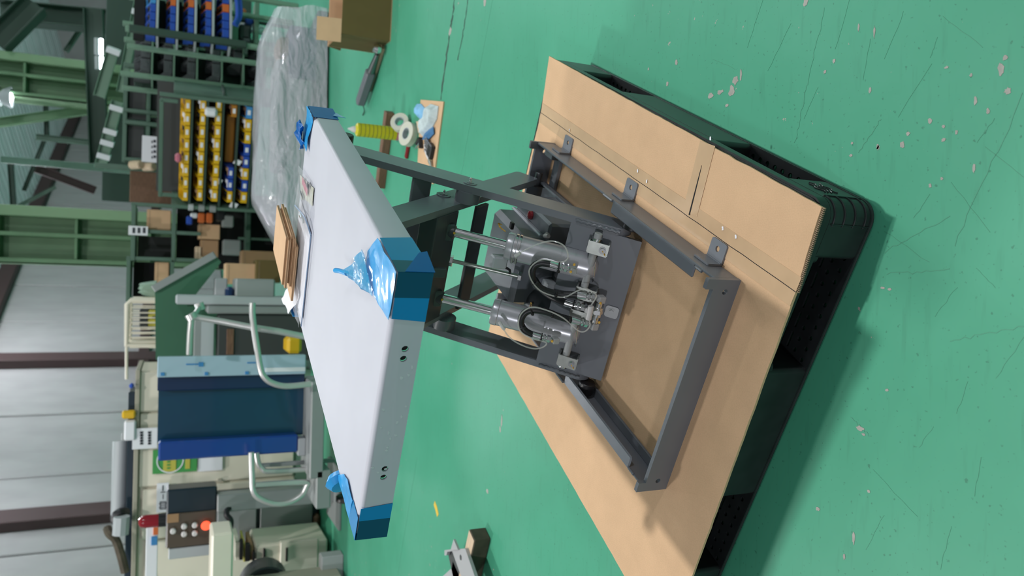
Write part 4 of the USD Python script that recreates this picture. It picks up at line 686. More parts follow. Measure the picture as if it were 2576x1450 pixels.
f = Front('hanging_documents', 'sheaf of papers in a clear holder hanging at the left edge', 'papers', (-2.113,-1.639,1.093,1.175), 5.6); f.box('sheet', (-2.113,-1.639,1.098,1.17), 0, .02, 'paper_white', .004); f.box('sheet', (-1.705,-1.642,1.097,1.128), -.01, .0, 'bin_orange', .002); f.box('sheet', (-1.773,-1.715,1.101,1.139), -.01, .0, 'arrow_blue', .002)
f = Front('brown_boxes', 'brown rusty gear parts under the grey cabinets', 'machine parts', (-2.027,-1.701,-0.068,0.063), 5.72, z=0)
for R in ((-1.818,-1.718,-0.022,0.051),(-2.004,-1.85,-0.046,0.033)): f.box('part', (R[0], R[1], 0, R[3]), 0, .25, 'wood_brown', .02)
f = Front('floor_rail', 'grey steel rail standing on end at the bottom of the slotted machine', 'rail', (-1.994,-1.74,0.096,0.137), 4.9, z=0); R = (-2.045,-1.745,0.096,0.141); f.box('rail', (R[0], R[1], 0, R[3]), 0, .1, 'grey_cast', .006)
# blue filmed panel and the stainless tube cart
f = Front('filmed_sheet', 'large folded metal sheet covered in blue film standing on the tube cart', 'metal sheet', (-1.033,-0.436,0.273,1.111), 4.75)
f.box('back_sheet', (-0.939,-0.559,0.289,1.107), .07, .075, 'panel_blue', .001); f.box('left_flange', (-1.025,-0.918,0.331,1.1), -.03, .07, 'panel_blue_edge', .01); f.box('bare_corner', (-1.049,-0.943,0.286,0.331), -.03, .07, 'grey_light', .004)
f.box('inner_step', (-0.634,-0.55,0.293,1.112), .02, .07, 'panel_navy', .004); f.box('right_flange', (-0.551,-0.435,0.297,1.114), -.03, .02, 'panel_pale', .004)
for R in ((-0.483,-0.476,0.899,0.966),(-0.493,-0.468,0.873,0.899),(-0.48,-0.473,0.584,0.635)): f.box('arrow', R, -.035, -.03, 'arrow_blue', .0005)
for R in ((-0.541,-0.523,1.076,1.096),(-0.544,-0.526,0.847,0.866),(-0.545,-0.527,0.625,0.645)): f.box('clip_mark', R, -.036, -.03, 'arrow_blue', .0005)
f.box('white_edge', (-0.533,-0.509,0.3,0.532), -.036, -.03, 'paper_white', .0005)
ct = Front('tube_cart', 'stainless tube cart with curved handles holding the blue panel', 'cart', (-1.274,-0.113,0.155,0.96), 4.55, z=0)
def ctube(name, pts, r=.017, k=5): return obj(name, tube([ct.p(np.array(p)) for p in pts], r, 12, k), 'stainless', ct.o)
ctube('handle', ((-0.117,4.5,0.634),(-0.202,4.5,0.63),(-0.359,4.5,0.605),(-0.482,4.5,0.583),(-0.535,4.5,0.562),(-0.572,4.5,0.518),(-0.593,4.5,0.439),(-0.585,4.5,0.301)))
ctube('rail_tube', ((-0.201,4.6,0.945),(-0.229,4.6,0.782),(-0.258,4.55,0.632),(-0.281,4.55,0.484),(-0.314,4.55,0.326)), .018, 1); ctube('post_tube', ((-0.197,4.6,0.945),(-0.297,4.6,0.951),(-0.414,4.6,0.953)), .016, 1)
ctube('joint', ((-0.186,4.6,0.954),(-0.214,4.6,0.937)), .03, 1); ctube('joint', ((-0.128,4.7,0.907),(-0.167,4.7,0.893)), .025, 1); ctube('cross_tube', ((-0.203,4.6,0.937),(-0.144,4.7,0.9)), .014, 1)
ctube('handle', ((-0.98,4.6,0.612),(-1.122,4.6,0.604),(-1.203,4.6,0.596),(-1.25,4.6,0.562),(-1.29,4.6,0.477),(-1.289,4.6,0.392),(-1.255,4.6,0.324),(-1.209,4.6,0.296),(-1.18,4.6,0.299),(-1.174,4.6,0.458),(-1.172,4.6,0.586))); ctube('handle', ((-1.008,4.7,0.573),(-1.067,4.7,0.561),(-1.104,4.7,0.537),(-1.124,4.7,0.492),(-1.128,4.7,0.232)), .016)
for R in ((-1.152,-0.583,0.208,0.287),(-1.333,-1.107,0.162,0.247)): ct.box('deck', R, .0, .35, 'grey_paint', .006)
for R in ((-0.744,-0.695,0.131,0.174),(-1.331,-1.291,0.127,0.165)):
    c_ = ((R[0]+R[1])/2-ct.xc, .1, .06); obj('caster', cyl((c_[0]-.02, .1, .055), (c_[0]+.02, .1, .055), .055, 18, bev=.006), 'rubber', ct.o)
ct.box('deck_bracket', (-1.11,-1.09,0.104,0.564), .2, .24, 'grey_paint', .003)
# green machine with a sloping grey top
gm = Front('green_machine', 'green machine with a sloping grey top behind the tube cart', 'machine', (-0.59,0.207,-0.007,1.17), 6.1, z=0)
prof = [gm.p(np.array(q)) for q in ((-0.089,6.1,1.159),(-0.58,6.1,1.144),(-0.599,6.1,0.045),(-0.177,6.1,0.054),(-0.188,6.1,0.945),(0.143,6.1,0.716),(0.178,6.1,0.747))]
obj('side_plate', ext(Polygon([(p[0], p[2]) for p in prof]).buffer(0), .05, (0, .02, 0), Xh, Zh), 'machine_green', gm.o); obj('side_plate', ext(Polygon([(p[0], p[2]) for p in prof]).buffer(0), .05, (0, .45, 0), Xh, Zh), 'machine_green', gm.o)
a, b = prof[0], prof[-1]; dv = (b-a)/np.linalg.norm(b-a); obj('sloping_top', ext(rrect(float(np.linalg.norm(b-a)), .50, .01, float(np.linalg.norm(b-a))/2, .19), .05, a+np.array([0, 0, .0]), dv, (0, 1, 0)), 'grey_paint', gm.o)
gm.box('body', (-0.59,-0.207,0.446,1.102), .1, .5, 'machine_green', .01)
gm.box('front_block', (-0.11,0.024,0.668,0.757), -.03, .1, 'grey_light', .008)
# grey bench machine in front of it
bm = Front('bench_machine', 'grey bench machine with a box housing behind the white table top', 'machine', (-0.538,0.027,0.06,1.025), 5.7, z=0)
bm.box('housing', (-0.108,0.023,0.369,0.639), 0, .3, 'grey_paint', .012); bm.box('beam', (-0.165,-0.101,0.152,1.023), 0, .32, 'grey_light', .01); bm.box('lower_beam', (-0.228,-0.171,0.116,0.823), 0, .3, 'grey_paint', .01)
bm.box('body', (-0.565,-0.236,0.039,0.75), 0, .2, 'rack_panel', .01); bm.box('white_panel', (-0.54,-0.274,0.77,0.861), 0, .04, 'grey_light', .006); bm.box('brown_gauge', (-0.516,-0.334,0.641,0.689), -.01, .05, 'wood_brown', .003)
bm.box('end_plate', (-0.538,-0.26,0.854,0.9), .0, .2, 'grey_paint', .004)
obj('panel_lettering', [box(*(lambda r: (r[0]-bm.xc, r[1]-bm.xc, .05, .06, r[2]-bm.z, r[3]-bm.z))(r)) for r in ((-0.243,-0.234,0.22,0.271),(-0.261,-0.252,0.219,0.271),(-0.278,-0.269,0.219,0.27))], 'paper_white', bm.o)
simple('yellow_cover', 'yellow cover behind the left edge of the white table top', 'cover', (-0.479,-0.371,0.232,0.331), 5.3, .2, 'bin_yellow', 'cover', .02)
simple('navy_motor', 'small navy motor beside the grey box housing', 'motor', (-0.14,-0.038,0.64,0.701), 5.75, .12, 'tote_blue', 'motor', .02)
# white wire cage cart
wc = Front('wire_cage', 'white wire cage trolley in front of the grey wall panels', 'wire cage', (-0.872,-0.163,0.951,1.398), 7.2, z=0)
for dy in (0, .5):
    pts = [wc.p(np.array(q), dy) for q in ((-0.176,7.2,1.109),(-0.179,7.2,1.36),(-0.213,7.2,1.39),(-0.557,7.2,1.388),(-0.573,7.2,1.101))]; obj('frame_tube', tube(pts, .022, 8), 'cream_paint', wc.o)
    for k in range(9):
        a, b = pts[1]+(pts[3]-pts[1])*((k+.5)/9), pts[0]+(pts[4]-pts[0])*((k+.5)/9); obj('wire', tube([np.array([a[0], a[1], a[2]]), np.array([a[0], a[1], b[2]])], .006, 6), 'cream_paint', wc.o)
wc.box('shelf', (-0.583,-0.162,1.105,1.142), 0, .5, 'cream_paint', .006); wc.box('lower_plate', (-0.585,-0.548,1.107,1.367), 0, .5, 'cream_paint', .004)
obj('tall_post', tube([wc.p(np.array(q)) for q in ((-0.557,7.2,1.388),(-0.849,7.2,1.382))], .012, 8), 'cream_paint', wc.o)
for R, m_ in (((-0.427,-0.253,1.225,1.297),'rack_panel'),((-0.406,-0.266,1.146,1.234),'poster_yellow'),((-0.351,-0.306,1.139,1.208),'machine_green')): wc.box('stored_part', R, .1, .3, m_, .01)
t = clothpart('green_bag', 'pale green plastic bag bunched up on top of the wire cage', 'bag', ((-0.03,7.3,1.3),(-0.126,7.5,1.298),(-0.167,7.75,1.297),(-0.006,7.7,1.301)), 'bag_green', .12, 12, 1.175)

# ---------------- racks ----------------
class Rack:
    """parts and stored things given in the rack's own plane (along, z)"""
    def __init__(s, name, label, x0, y0, yaw): s.o = thing(name, label, 'rack', (x0, y0, 0), yaw); s.org, s.yaw = (x0, y0), yaw
    def box(s, name, R, y0, y1, material, bv=.004): return obj(name, box(R[0], R[1], y0, y1, R[2], R[3], bv), material, s.o)
    def at(s, a, z, dy=0.): c, n = math.cos(s.yaw), math.sin(s.yaw); return (s.org[0]+c*a-n*dy, s.org[1]+n*a+c*dy, z)
def binmesh(w, h, dp):
    """open fronted parts bin: origin at the middle of the front bottom edge"""
    t = .006; side = [(0, 0), (dp, 0), (dp, h), (dp*.38, h), (0, h*.55)]
    return [box(-w/2, w/2, 0, dp, 0, t), box(-w/2, w/2, dp-t, dp, 0, h), ext(Polygon([(p[0], p[1]) for p in side]), t, (-w/2, 0, 0), Yh, Zh, Xh), ext(Polygon([(p[0], p[1]) for p in side]), t, (w/2-t, 0, 0), Yh, Zh, Xh)], [box(-w/2, w/2, -t, 0, 0, h*.55, .002)]
_bins = {}
def place_bin(rack, name, label, group, a, z, w, h, dp, material, dy=0., fill=None, tagm='paper_white'):
    key = (name, round(w, 3), round(h, 3), material, fill)
    if key in _bins: return dup(_bins[key], name, rack.at(a, z, dy), rack.yaw, label)
    t = thing(name, label, 'bin', rack.at(a, z, dy), rack.yaw, group); tub, front = binmesh(w, h, dp)
    obj('tub', tub, material, t); obj('front', front, material, t)
    if fill: obj('contents', [box(-w*.38, w*.1, .02, dp*.8, .008, h*.62, .01), box(w*.02, w*.4, .03, dp*.7, .008, h*.8, .01)], fill, t)
    if tagm: obj('label_card', box(-w*.18, w*.22, -.010, -.006, h*.15, h*.42), tagm, t)
    _bins[key] = t; return t
ORD = ['first', 'second', 'third', 'fourth', 'fifth', 'sixth', 'seventh', 'eighth', 'ninth', 'tenth']
# yellow bin rack
YX, YY, YA = (1.214,7.7)[0], (1.214,7.7)[1], GRID
yr = Rack('bin_rack', 'dark green rack of yellow and blue parts bins in the middle of the background', YX, YY, YA)
rows = ((-0.5067,0.4776,0.927,1.009),(-0.4973,0.4933,0.797,0.883),(-0.4955,0.5165,0.662,0.756),(-0.4942,0.4741,0.53,0.615),(-0.4928,0.4741,0.394,0.494))
yr.box('back_panel', (rows[0][0]-.05, rows[0][1]+.05, rows[4][2]-.1, rows[0][3]+.2), .36, .38, 'rack_panel')
for R in rows: yr.box('shelf', (R[0]-.05, R[1]+.05, R[2]-.025, R[2]-.006), -.01, .36, 'dark_green', .002)
for x in (rows[0][0]-.07, rows[0][1]+.04): yr.box('upright', (x, x+.03, 0, rows[0][3]+.06), -.02, .36, 'rack_green', .002)
R = (0.491,0.5232,0.314,1.182); yr.box('side_frame', R, -.06, -.03, 'rack_green', .003)
for R in ((-0.4575,0.4575,1.149,1.183),(-0.453,-0.4204,1.013,1.163),(0.4405,0.4732,1.032,1.175)): yr.box('side_frame', R, -.06, -.03, 'rack_green', .003)
plan = ['YYYYYYYY', 'YYYYYYYY', 'YYYYYYYY', 'YOB    A', 'YBYBBYYS']
colr = {'Y': ('bin_yellow', 'yellow'), 'B': ('bin_blue', 'blue'), 'S': ('bin_skyblue', 'sky blue'), 'O': ('bin_blue', 'blue'), 'A': ('bin_amber', 'amber')}
fills = [None, 'wood_brown', 'paper_white', 'rubber', 'wood_brown', 'cardboard_brown', 'paper_white', 'rubber']
for ri, (R, pl_) in enumerate(zip(rows, plan)):
    w = (R[1]-R[0])/8
    for ci, ch in enumerate(pl_):
        if ch == ' ': continue
        place_bin(yr, 'parts_bin', f'{colr[ch][1]} bin, {ORD[ci]} from left in the {["top", "second", "third", "fourth", "bottom"][ri]} row of the yellow bin rack', 'bins of the yellow bin rack', R[0]+(ci+.5)*w, R[2], w*.93, R[3]-R[2], .26, colr[ch][0], 0., fills[(ci*3+ri*5) % 8])
R = rows[3]; yr.box('amber_tray', (R[0]+(R[1]-R[0])*.38, R[1]-(R[1]-R[0])*.14, R[2], R[3]), .12, .30, 'bin_amber', .01)
for k, R in enumerate(((-0.1091,-0.047,0.457,0.541),(-0.0872,-0.0335,0.641,0.716),(-0.3202,-0.25,0.623,0.686),(-0.5608,-0.483,0.468,0.555),(0.3493,0.4284,0.701,0.808),(-0.1114,-0.0358,0.988,1.048))):
    c, n = math.cos(YA), math.sin(YA); cx_ = (R[0]+R[1])/2
    tt = thing('price_card' if k < 4 else 'loose_packet', ['white card sticking out below the fifth column of the yellow bin rack, third row', 'white card sticking out of the third row near the middle of the yellow bin rack', 'white card hanging in the third row, left of the middle of the yellow bin rack', 'white card hanging off the lower left of the yellow bin rack', 'white plastic packet over the right end of the third row of the yellow bin rack', 'pinkish packet at the left of the top row of the yellow bin rack'][k], 'card' if k < 4 else 'packet', (YX+c*cx_+n*.12, YY+n*cx_-c*.12, R[2]), YA)
    hw, hh = (R[1]-R[0])/2, R[3]-R[2]; obj('card', ext(Polygon([(-hw, hh*.3), (hw*.4, 0), (hw, hh*.7), (-hw*.4, hh)]), .012, (0, .13, 0), Xh, Zh) if k < 4 else box(-hw, hw, .05, .14, 0, hh, .02), 'paper_white' if k < 5 else 'can_pink', tt)
for k, R in enumerate(((-0.6337,-0.4964,0.871,0.92),(-0.6279,-0.5063,0.773,0.829),(-0.6413,-0.4986,0.67,0.73))):
    cx_ = (R[0]+R[1])/2; tt = thing('grey_tube', ['left grey tube hanging at the left of the yellow bin rack', 'middle grey tube hanging at the left of the yellow bin rack', 'right grey tube hanging at the left of the yellow bin rack'][k], 'tube', (YX+math.cos(YA)*cx_, YY+math.sin(YA)*cx_, R[2]), YA, 'grey tubes beside the yellow bin rack'); obj('tube', cyl((0, 0, 0), (0, 0, R[3]-R[2]), .035, 14, bev=.005), 'grey_light' if k == 0 else 'grey_paint', tt)
simple('long_carton', 'long brown cardboard carton behind the right end of the yellow bin rack', 'carton', (1.88,1.954,0.071,0.759), 8.3, .25, 'cardboard_brown')
# plain shelf rack with dark panels
pr = Front('panel_rack', 'green angle steel rack with dark panels left of the grey bin rack', 'rack', (1.192,2.206,0.175,1.541), 8.8, z=0)
for k in range(6):
    for R in ([(1.752,2.099,1.334,1.52), (1.263,1.619,1.347,1.51)] if k == 0 else []): pr.box('dark_panel', R, .05, .08, 'rack_panel', .004)
for R in ((1.771,2.131,1.092,1.297),(1.622,1.697,1.055,1.298),(1.67,1.736,1.322,1.515),(1.255,1.614,1.165,1.316),(1.978,2.164,0.829,1.063),(2.006,2.16,0.63,0.809),(2.034,2.155,0.406,0.589),(2.043,2.139,0.198,0.376)): pr.box('dark_panel', R, .05, .08, 'rack_panel', .004)
for R in ((1.207,2.131,1.505,1.545),(1.487,2.144,1.289,1.327),(1.91,2.161,1.047,1.085),(1.983,2.161,0.799,0.834),(2.01,2.16,0.584,0.62),(2.037,2.158,0.369,0.397)): pr.box('shelf_beam', R, -.02, .05, 'rack_green', .004)
for R in ((1.72,1.757,1.038,1.541),(1.597,1.638,1.035,1.531),(1.218,1.255,1.273,1.531),(2.183,2.225,0.147,1.55)): pr.box('upright', R, -.04, .05, 'rack_green', .004)
for R in ((1.129,1.179,1.044,1.791),(1.125,1.267,1.045,1.178)): pr.box('side_bar', R, 0, .05, 'rack_green', .003)
pr.box('wood_backing', (0.825,1.168,1.032,1.482), .3, .34, 'wood_brown', .01)
R = (1.198,1.465,1.153,1.355); f = Front('paper_sign', 'white paper sign with small characters hanging on the dark panel rack', 'sign', R, 8.6); f.box('paper', R, 0, .01, 'paper_white', .001)
obj('writing', [box(*(lambda r: (r[0]-f.xc, r[1]-f.xc, -.003, .0, r[2]-f.z, r[3]-f.z))(r)) for r in ((1.402,1.43,1.229,1.251),(1.349,1.378,1.227,1.249),(1.296,1.325,1.226,1.248),(1.244,1.272,1.225,1.247),(1.395,1.42,1.258,1.269),(1.343,1.367,1.257,1.268),(1.29,1.314,1.256,1.267),(1.237,1.262,1.254,1.265))], 'ink', f.o)
for k, q in enumerate(((1.181,8.7,1.41),(1.171,8.7,1.292))):
    tt = thing('wooden_roll', ['upper round wooden block on the end of the dark panel rack', 'lower round wooden block on the end of the dark panel rack'][k], 'wood block', (q[0], q[1], q[2]-.05), 0, 'wooden blocks'); obj('block', cyl((0, 0, 0), (0, .1, .1), .045, 16, bev=.01), 'wood_pale', tt)
# grey and blue bin racks on the right
GX, GY, GYAW = (2.242,8.1)[0], (2.242,8.1)[1], .25
gr = Rack('grey_bin_rack', 'green rack of dark grey parts bins at the right', GX, GY, GYAW)
grow = ((-0.2787,0.1569,1.281,1.427),(-0.2746,0.1671,1.09,1.222),(-0.26,0.1868,0.884,1.012),(-0.2435,0.2086,0.658,0.789),(-0.2321,0.226,0.456,0.591),(-0.228,0.2353,0.25,0.38))
for ri, R in enumerate(grow):
    gr.box('shelf', (R[0]-.03, R[1]+.03, R[2]-.025, R[2]-.008), -.01, .3, 'rack_green_light', .002); w = (R[1]-R[0])/3
    for ci in range(3):
        if (ri, ci) in ((4, 0),): continue
        place_bin(gr, 'grey_bin', f'dark grey bin, {ORD[ci]} from left in the {["top", "second", "third", "fourth", "fifth", "bottom"][ri]} row of the grey bins', 'bins of the grey bin rack', R[0]+(ci+.5)*w, R[2], w*.9, R[3]-R[2], .24, 'bin_grey', 0., None, 'bin_grey')
gr.box('back_panel', (grow[0][0]-.05, grow[0][1]+.05, grow[5][2], grow[0][3]), .28, .30, 'dark_green')
for x in (grow[0][0]-.07, grow[0][1]+.02):
    for y in (-.03, .26): gr.box('upright', (x, x+.04, 0, grow[0][3]+.1), y, y+.04, 'rack_green_light', .003)
R = grow[3]; gr.box('red_block', (R[1]-.1, R[1]-.04, R[3]-.02, R[3]+.09), -.04, .02, 'beacon_red', .006)
tt = thing('white_board', 'pale rail with two white strips between the grey bins and the blue bins', 'rail', gr.at(grow[5][1]+.02, grow[5][2]+.02, -.1), GYAW); obj('strip', box(0, .035, 0, .03, -.02, .42, .003), 'paper_white', tt); obj('strip', box(.055, .09, 0, .03, -.02, .42, .003), 'paper_white', tt)
BX, BY_, BYAW = (2.366,7.45)[0], (2.366,7.45)[1], .25
br = Rack('blue_bin_rack', 'green rack of blue and orange parts bins at the far right edge', BX, BY_, BYAW)
brow = ((-0.1671,0.2508,1.23,1.312),(-0.161,0.26,1.069,1.146),(-0.1516,0.2746,0.918,1.004),(-0.1496,0.2796,0.771,0.858),(-0.1496,0.2838,0.621,0.724))
for ri, R in enumerate(brow):
    br.box('shelf', (R[0]-.03, R[1]+.03, R[2]-.025, R[2]-.006), -.02, .3, 'grey_light', .002); br.box('dark_gap', (R[0], R[1], R[3]+.01, R[3]+.10), .2, .24, 'black_void', .002); w = (R[1]-R[0])/5
    for ci in range(5):
        ch = 'O' if (ci == 3 and ri > 0) else 'B'
        if (ri, ci) == (0, 3): ch = 'S'
        m_, nm = {'O': ('bin_orange', 'orange'), 'B': ('bin_blue', 'blue'), 'S': ('bin_skyblue', 'sky blue')}[ch]
        place_bin(br, 'blue_bin', f'{nm} bin, {ORD[ci]} from left in the {["top", "second", "third", "fourth", "bottom"][ri]} row of the blue bin rack', 'bins of the blue bin rack', R[0]+(ci+.5)*w, R[2], w*.9, R[3]-R[2], .22, m_, 0., 'rubber', None)
br.box('back_panel', (brow[0][0]+.05, brow[0][1]+.05, brow[4][2], brow[0][3]+.1), .28, .30, 'dark_green')
for x in (brow[0][0]-.06, brow[0][1]+.02):
    for y in (-.03, .26): br.box('upright', (x, x+.04, 0, brow[0][3]+.15), y, y+.04, 'rack_green_light', .003)
br.box('end_bar', (brow[0][0]-.08, brow[0][0]-.02, brow[4][2]-.15, brow[0][3]+.12), -.06, -.02, 'dark_green', .003)
tt = thing('blue_tape_bundle', 'bundle of blue plastic strips hanging under the blue bin rack', 'strips', br.at(brow[4][0]+.1, brow[4][2]-.16, -.08), BYAW); obj('strip', [tube([(0, 0, .12), (.1, .01, .09), (.3, 0, .10)], .02, 8, 4), tube([(0, .02, .10), (.12, .02, .06), (.3, .01, .07)], .015, 8, 4)], 'bin_blue', tt)
lr = Front('low_stand', 'low green stand with dark parts under the blue bin rack', 'stand', (2.352,2.762,-0.07,0.566), 7.85, z=0)
for R in ((2.309,2.712,0.511,0.566),(2.338,2.746,0.32,0.365)): lr.box('shelf', R, 0, .2, 'rack_green_light', .004)
for R in ((2.349,2.373,-0.036,0.561),(2.56,2.583,-0.031,0.566)): lr.box('leg', (R[0], R[1], 0, R[3]), .05, .1, 'dark_green', .004)
for R, m_ in (((2.369,2.515,0.392,0.502),'rack_panel'),((2.589,2.674,0.441,0.499),'bin_orange'),((2.349,2.41,0.388,0.476),'bin_grey'),((2.537,2.607,0.373,0.447),'bin_blue')): lr.box('stored_part', R, .02, .18, m_, .015)
# rack with cartons
kr = Front('carton_rack', 'green angle steel rack holding cardboard boxes in front of the big green column', 'rack', (-0.216,0.782,-0.06,1.474), 8.4, z=0)
for R in ((-0.215,-0.174,-0.236,1.454),(0.726,0.762,0.796,1.431),(0.462,0.498,0.79,1.44),(0.19,0.226,0.784,1.462),(0.017,0.042,-0.079,0.564)): kr.box('upright' if False else 'shelf_post', R, -.02, .03, 'rack_green', .003)
for R in ((0.184,0.734,1.387,1.426),(-0.225,0.206,1.423,1.458),(0.181,0.742,1.023,1.06),(0.021,0.201,1.03,1.067)): kr.box('shelf_beam', R, -.03, .45, 'rack_green', .003)
kr.box('dark_back', (0.223,0.453,1.057,1.381), .42, .46, 'rack_panel', .003); kr.box('dark_back', (-0.183,0.182,1.057,1.416), .42, .46, 'black_void', .003); kr.box('dark_back', (0.232,0.777,0.504,1.013), .46, .5, 'black_void', .003); kr.box('dark_back', (0.824,0.911,-0.113,1.037), .0, .1, 'black_void', .003)
R = (0.435,0.525,1.276,1.448); f = Front('rack_label', 'white label with three dark characters on the carton rack edge', 'sign', R, 8.35); f.box('label', R, 0, .008, 'paper_white', .001)
obj('writing', [box(*(lambda r: (r[0]-f.xc, r[1]-f.xc, -.003, .0, r[2]-f.z, r[3]-f.z))(r)) for r in ((0.453,0.508,1.389,1.413),(0.455,0.51,1.343,1.368),(0.458,0.513,1.297,1.322))], 'ink', f.o)
CART = (('cardboard box with dark flaps on the top shelf of the carton rack',(0.51,0.706,1.07,1.292),'cardboard'),('tall cardboard box standing on the lower shelf of the carton rack',(-0.03,0.179,1.077,1.209),'cardboard'),('tan cardboard box at the right end of the carton rack',(0.433,0.586,0.602,0.812),'cardboard'),('narrow cardboard box under the tan box of the carton rack',(0.248,0.425,0.613,0.789),'cardboard_brown'),('broad tan cardboard box behind the grey bench machine',(-0.025,0.165,0.342,0.611),'cardboard'),('brown cardboard box left under the plastic film load',(0.164,0.304,0.095,0.436),'cardboard_brown'),('olive brown cardboard box behind the white table top corner',(-0.004,0.201,0.144,0.359),'cardboard_olive'),('small cardboard piece standing left of the tan box',(0.185,0.352,0.766,0.839),'wood_pale'))
for lab, R, m_ in CART:
    f = Front('carton', lab, 'box', R, 7.3 if 'bench' in lab else (7.2 if 'corner' in lab else 7.8 if 'under the plastic' in lab else 8.46)); f.box('carton', R, 0, .28, m_, .006); f.box('flap_seam', (R[0]+.01, R[1]-.01, R[3]-.03, R[3]-.026), -.002, .002, 'cardboard_edge', .0005)
for lab, R, m_ in (('dark blue can on the top shelf of the carton rack',(0.566,0.647,0.871,0.93),'bin_blue'),('left orange packet above the tan cardboard box',(0.59,0.686,0.755,0.822),'bin_orange'),('right orange packet above the tan cardboard box',(0.594,0.691,0.68,0.744),'bin_orange'),('pale paper packet above the dark blue can',(0.633,0.682,0.823,0.894),'paper_white'),('grey metal part on the shelf below the yellow bins',(0.557,0.677,0.481,0.594),'grey_paint'),('grey canister on the lower shelf below the yellow bins',(0.271,0.428,0.408,0.582),'grey_paint'),('black box on the lower shelf below the yellow bins',(0.616,0.722,0.56,0.647),'rubber')):
    simple('can' if 'can ' in lab else 'packet' if 'packet' in lab else 'metal_part', lab, 'can' if 'can ' in lab else 'packet' if 'packet' in lab else 'part', R, 8.28, .16, m_, 'body', .012)
f = Front('dark_shelf', 'low dark green shelf below the yellow bin rack', 'shelf', (0.131,0.903,-0.251,0.569), 8.6, z=0)
for R in ((0.126,0.841,0.289,0.338),(0.136,0.864,-0.048,0.002)): f.box('board', R, 0, .4, 'rack_green', .004)
f.box('back', (0.134,0.879,-0.297,0.592), .2, .25, 'black_void', .004)
for R in ((0.452,0.478,-0.252,0.409),(0.888,0.914,-0.242,0.257)): f.box('leg', (R[0], R[1], 0, R[3]), .02, .08, 'rack_green', .003)

# ---------------- steel frame of the hall ----------------
def hcol(name, label, R, y, depth):
    """built-up column: two flanges, a web and stiffeners"""
    f = Front(name, label, 'column', R, y, z=0); w = R[1]-R[0]; h = 7.5
    obj('flange', box(-w/2, -w/2+.02, 0, depth, 0, h, .003), 'column_green_light', f.o); obj('flange', box(w/2-w*.18, w/2, -.02, depth*.5, 0, h, .004), 'column_green_light', f.o); obj('web', box(-w/2+.02, w/2-.02, depth*.45, depth*.5, 0, h), 'column_green', f.o); obj('flange', box(-w/2-.0, -w/2+w*.1, -.0, .04, 0, h, .003), 'column_green', f.o)
    obj('rib', box(-w*.02, w*.05, .02, depth*.45, 0, h, .003), 'column_green', f.o)
    for k in range(9): obj('stiffener', box(-w/2+.02, w/2-w*.18, .03, depth*.45, .5+.8*k, .53+.8*k, .003), 'column_green', f.o)
    f.o.SetCustomDataByKey('kind', 'structure')
hcol('trim_column', 'wide green built-up steel column left of the yellow bin rack', (0.152,0.837,2.075,2.075), 10.5, .5)
hcol('trim_column', 'narrow green steel column above the grey bin rack at the right', (2.415,2.993,2.265,2.265), 12.0, .5)
def beam(label, pts, w, material, name='trim_beam', cat='beam', tags=()):
    P_ = np.array(pts, float); c = P_.mean(0); t = thing(name, label, cat, c, 0, None, 'structure'); a = P_[0]-c; b_ = P_[-1]-c; dv = b_-a; ln = np.linalg.norm(dv); dv /= ln; up = np.array([0, 0, 1.])-dv*dv[2]; up /= np.linalg.norm(up); sd = np.cross(up, dv)
    def bx(y0, y1, z0, z1, m_, nm, x0=0, x1=None):
        mm = box(x0, ln if x1 is None else x1, y0, y1, z0, z1, .004); v = mm.vertices; obj(nm, trimesh.Trimesh(a+v[:, :1]*dv+v[:, 1:2]*sd+v[:, 2:]*up, mm.faces, process=False), m_, t)
    bx(-w*.5, w*.5, w*.42, w*.5, material, 'flange'); bx(-w*.5, w*.5, -w*.5, -w*.42, material, 'flange'); bx(-w*.06, w*.06, -w*.42, w*.42, material, 'web')
    for k, u in enumerate(tags): bx(-w*.56, w*.56, -w*.62, w*.52, 'paper_white', 'white_tag', u*ln-.03, u*ln+.03)
beam('pale green runway beam with white tags above the dark panel rack, right half', ((2.53,9.4,1.683),(2.021,9.6,1.826)), .12, 'rack_green_light', tags=(.06,))
beam('pale green sloping upright with a white tag beside the blue bin rack', ((3.073,9.2,1.43),(2.053,9.4,1.604)), .09, 'rack_green_light', tags=(.17,))
beam('pale green runway beam with white tags above the dark panel rack, left half', ((1.99,9.6,1.645),(1.258,9.8,1.818)), .12, 'rack_green_light', tags=(.1, .45, .62, .82))
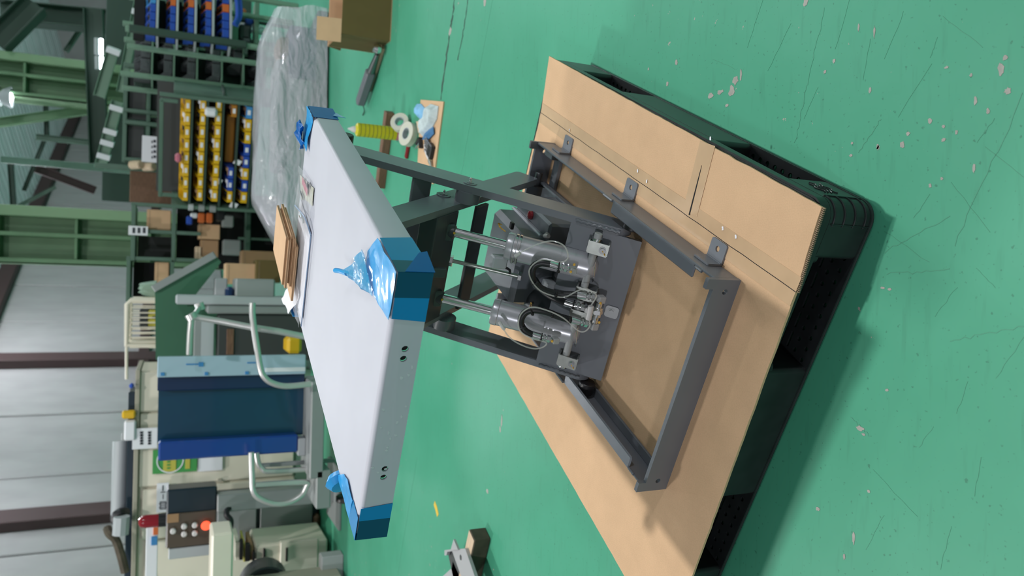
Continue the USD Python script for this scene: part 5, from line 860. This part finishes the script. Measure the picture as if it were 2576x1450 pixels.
for lab, pts, w, m_ in (('long dark green truss chord below the roof, upper',((2.725,13.0,2.895),(2.691,13.0,1.834)),0.14,'rack_green'),('green sloping truss brace left of the narrow column',((2.109,12.5,3.307),(2.442,12.5,2.107)),0.12,'column_green'),('green horizontal truss strut in the middle of the roof',((1.966,12.5,2.835),(1.951,12.5,2.021)),0.08,'rack_green'),('lower green truss strut under the roof',((1.549,12.0,3.118),(1.225,9.6,1.042)),0.09,'rack_green'),('thin diagonal brace crossing the truss, rising right',((2.025,12.8,2.755),(1.231,12.8,3.008)),0.05,'dark_green'),('vertical post of the roof truss',((2.53,12.6,2.739),(1.995,12.6,2.714)),0.06,'dark_green'),('second vertical post of the roof truss',((1.617,12.6,3.146),(0.98,12.6,3.096)),0.07,'dark_green'),('diagonal brown brace under the roof',((1.605,13.0,2.947),(1.318,13.0,2.125)),0.12,'steel_brown'),('dark roof girder at the top right corner',((3.075,12.0,3.237),(3.677,12.0,2.799)),0.3,'dark_green'),('dark cross girder above the runway beam',((3.429,11.0,2.029),(1.486,11.5,1.961)),0.22,'dark_green'),('dark ridge girder running under the roof at the right',((3.793,13.0,3.38),(3.875,13.0,2.019)),0.3,'dark_green'),('thin green brace above the pale sheet wall',((3.474,13.5,2.612),(3.975,13.5,2.355)),0.07,'rack_green'),('thin diagonal tie in the truss, falling right',((1.328,12.9,2.629),(0.975,12.9,3.139)),0.05,'rack_green')):
    beam(lab, pts, w, m_)
sb = Front('trim_screen', 'dark green screen wall behind the racks', 'wall', (1.127,4.628,-0.435,2.07), 12.6, z=0); sb.box('screen', (1.14,4.787,-0.802,2.01), 0, .05, 'dark_green', .01); sb.o.SetCustomDataByKey('kind', 'structure')
# small lamps seen under the roof
q = (2.383,12.0,3.045)
bl = thing('bay_lamp', 'bright high bay lamp hanging under the roof at the upper edge', 'lamp', q); obj('reflector', lathe([(.03, .16), (.10, .10), (.15, .0), (.14, .0), (.09, .09), (.02, .15), (.03, .16)], n=20), 'grey_light', bl); obj('bulb', lathe([(0, -.02), (.06, .0), (.07, .04), (.04, .09), (0, .1)], n=16), 'lamp_glow', bl); obj('hanger', tube([(0, 0, .16), (0, 0, 1.2)], .012, 6), 'steel_dark', bl)
q = (2.448,12.3,3.223); dup(bl, 'bay_lamp', q, 0, 'second bay lamp cut by the picture edge, left of the brighter one')
for k, (a, b) in enumerate((((2.995,10.8,1.916),(2.797,10.8,1.912)),((2.773,10.8,1.907),(2.61,10.8,1.9)),((4.102,13.5,3.282),(3.931,13.5,3.238)),((3.823,13.5,3.458),(3.661,13.5,3.434)))):
    a, b = np.array(a), np.array(b); tl = thing('tube_lamp', ['right tube lamp glowing above the runway beam', 'left tube lamp glowing above the runway beam', 'tube lamp glowing under the roof in the far right corner', 'tube lamp glowing at the top edge right of the bay lamp'][k], 'lamp', (a+b)/2); obj('tube', tube([a-(a+b)/2, b-(a+b)/2], .018, 8), 'lamp_glow', tl); obj('housing', tube([a-(a+b)/2+[0, 0, .05], b-(a+b)/2+[0, 0, .05]], .03, 8), 'grey_light', tl)
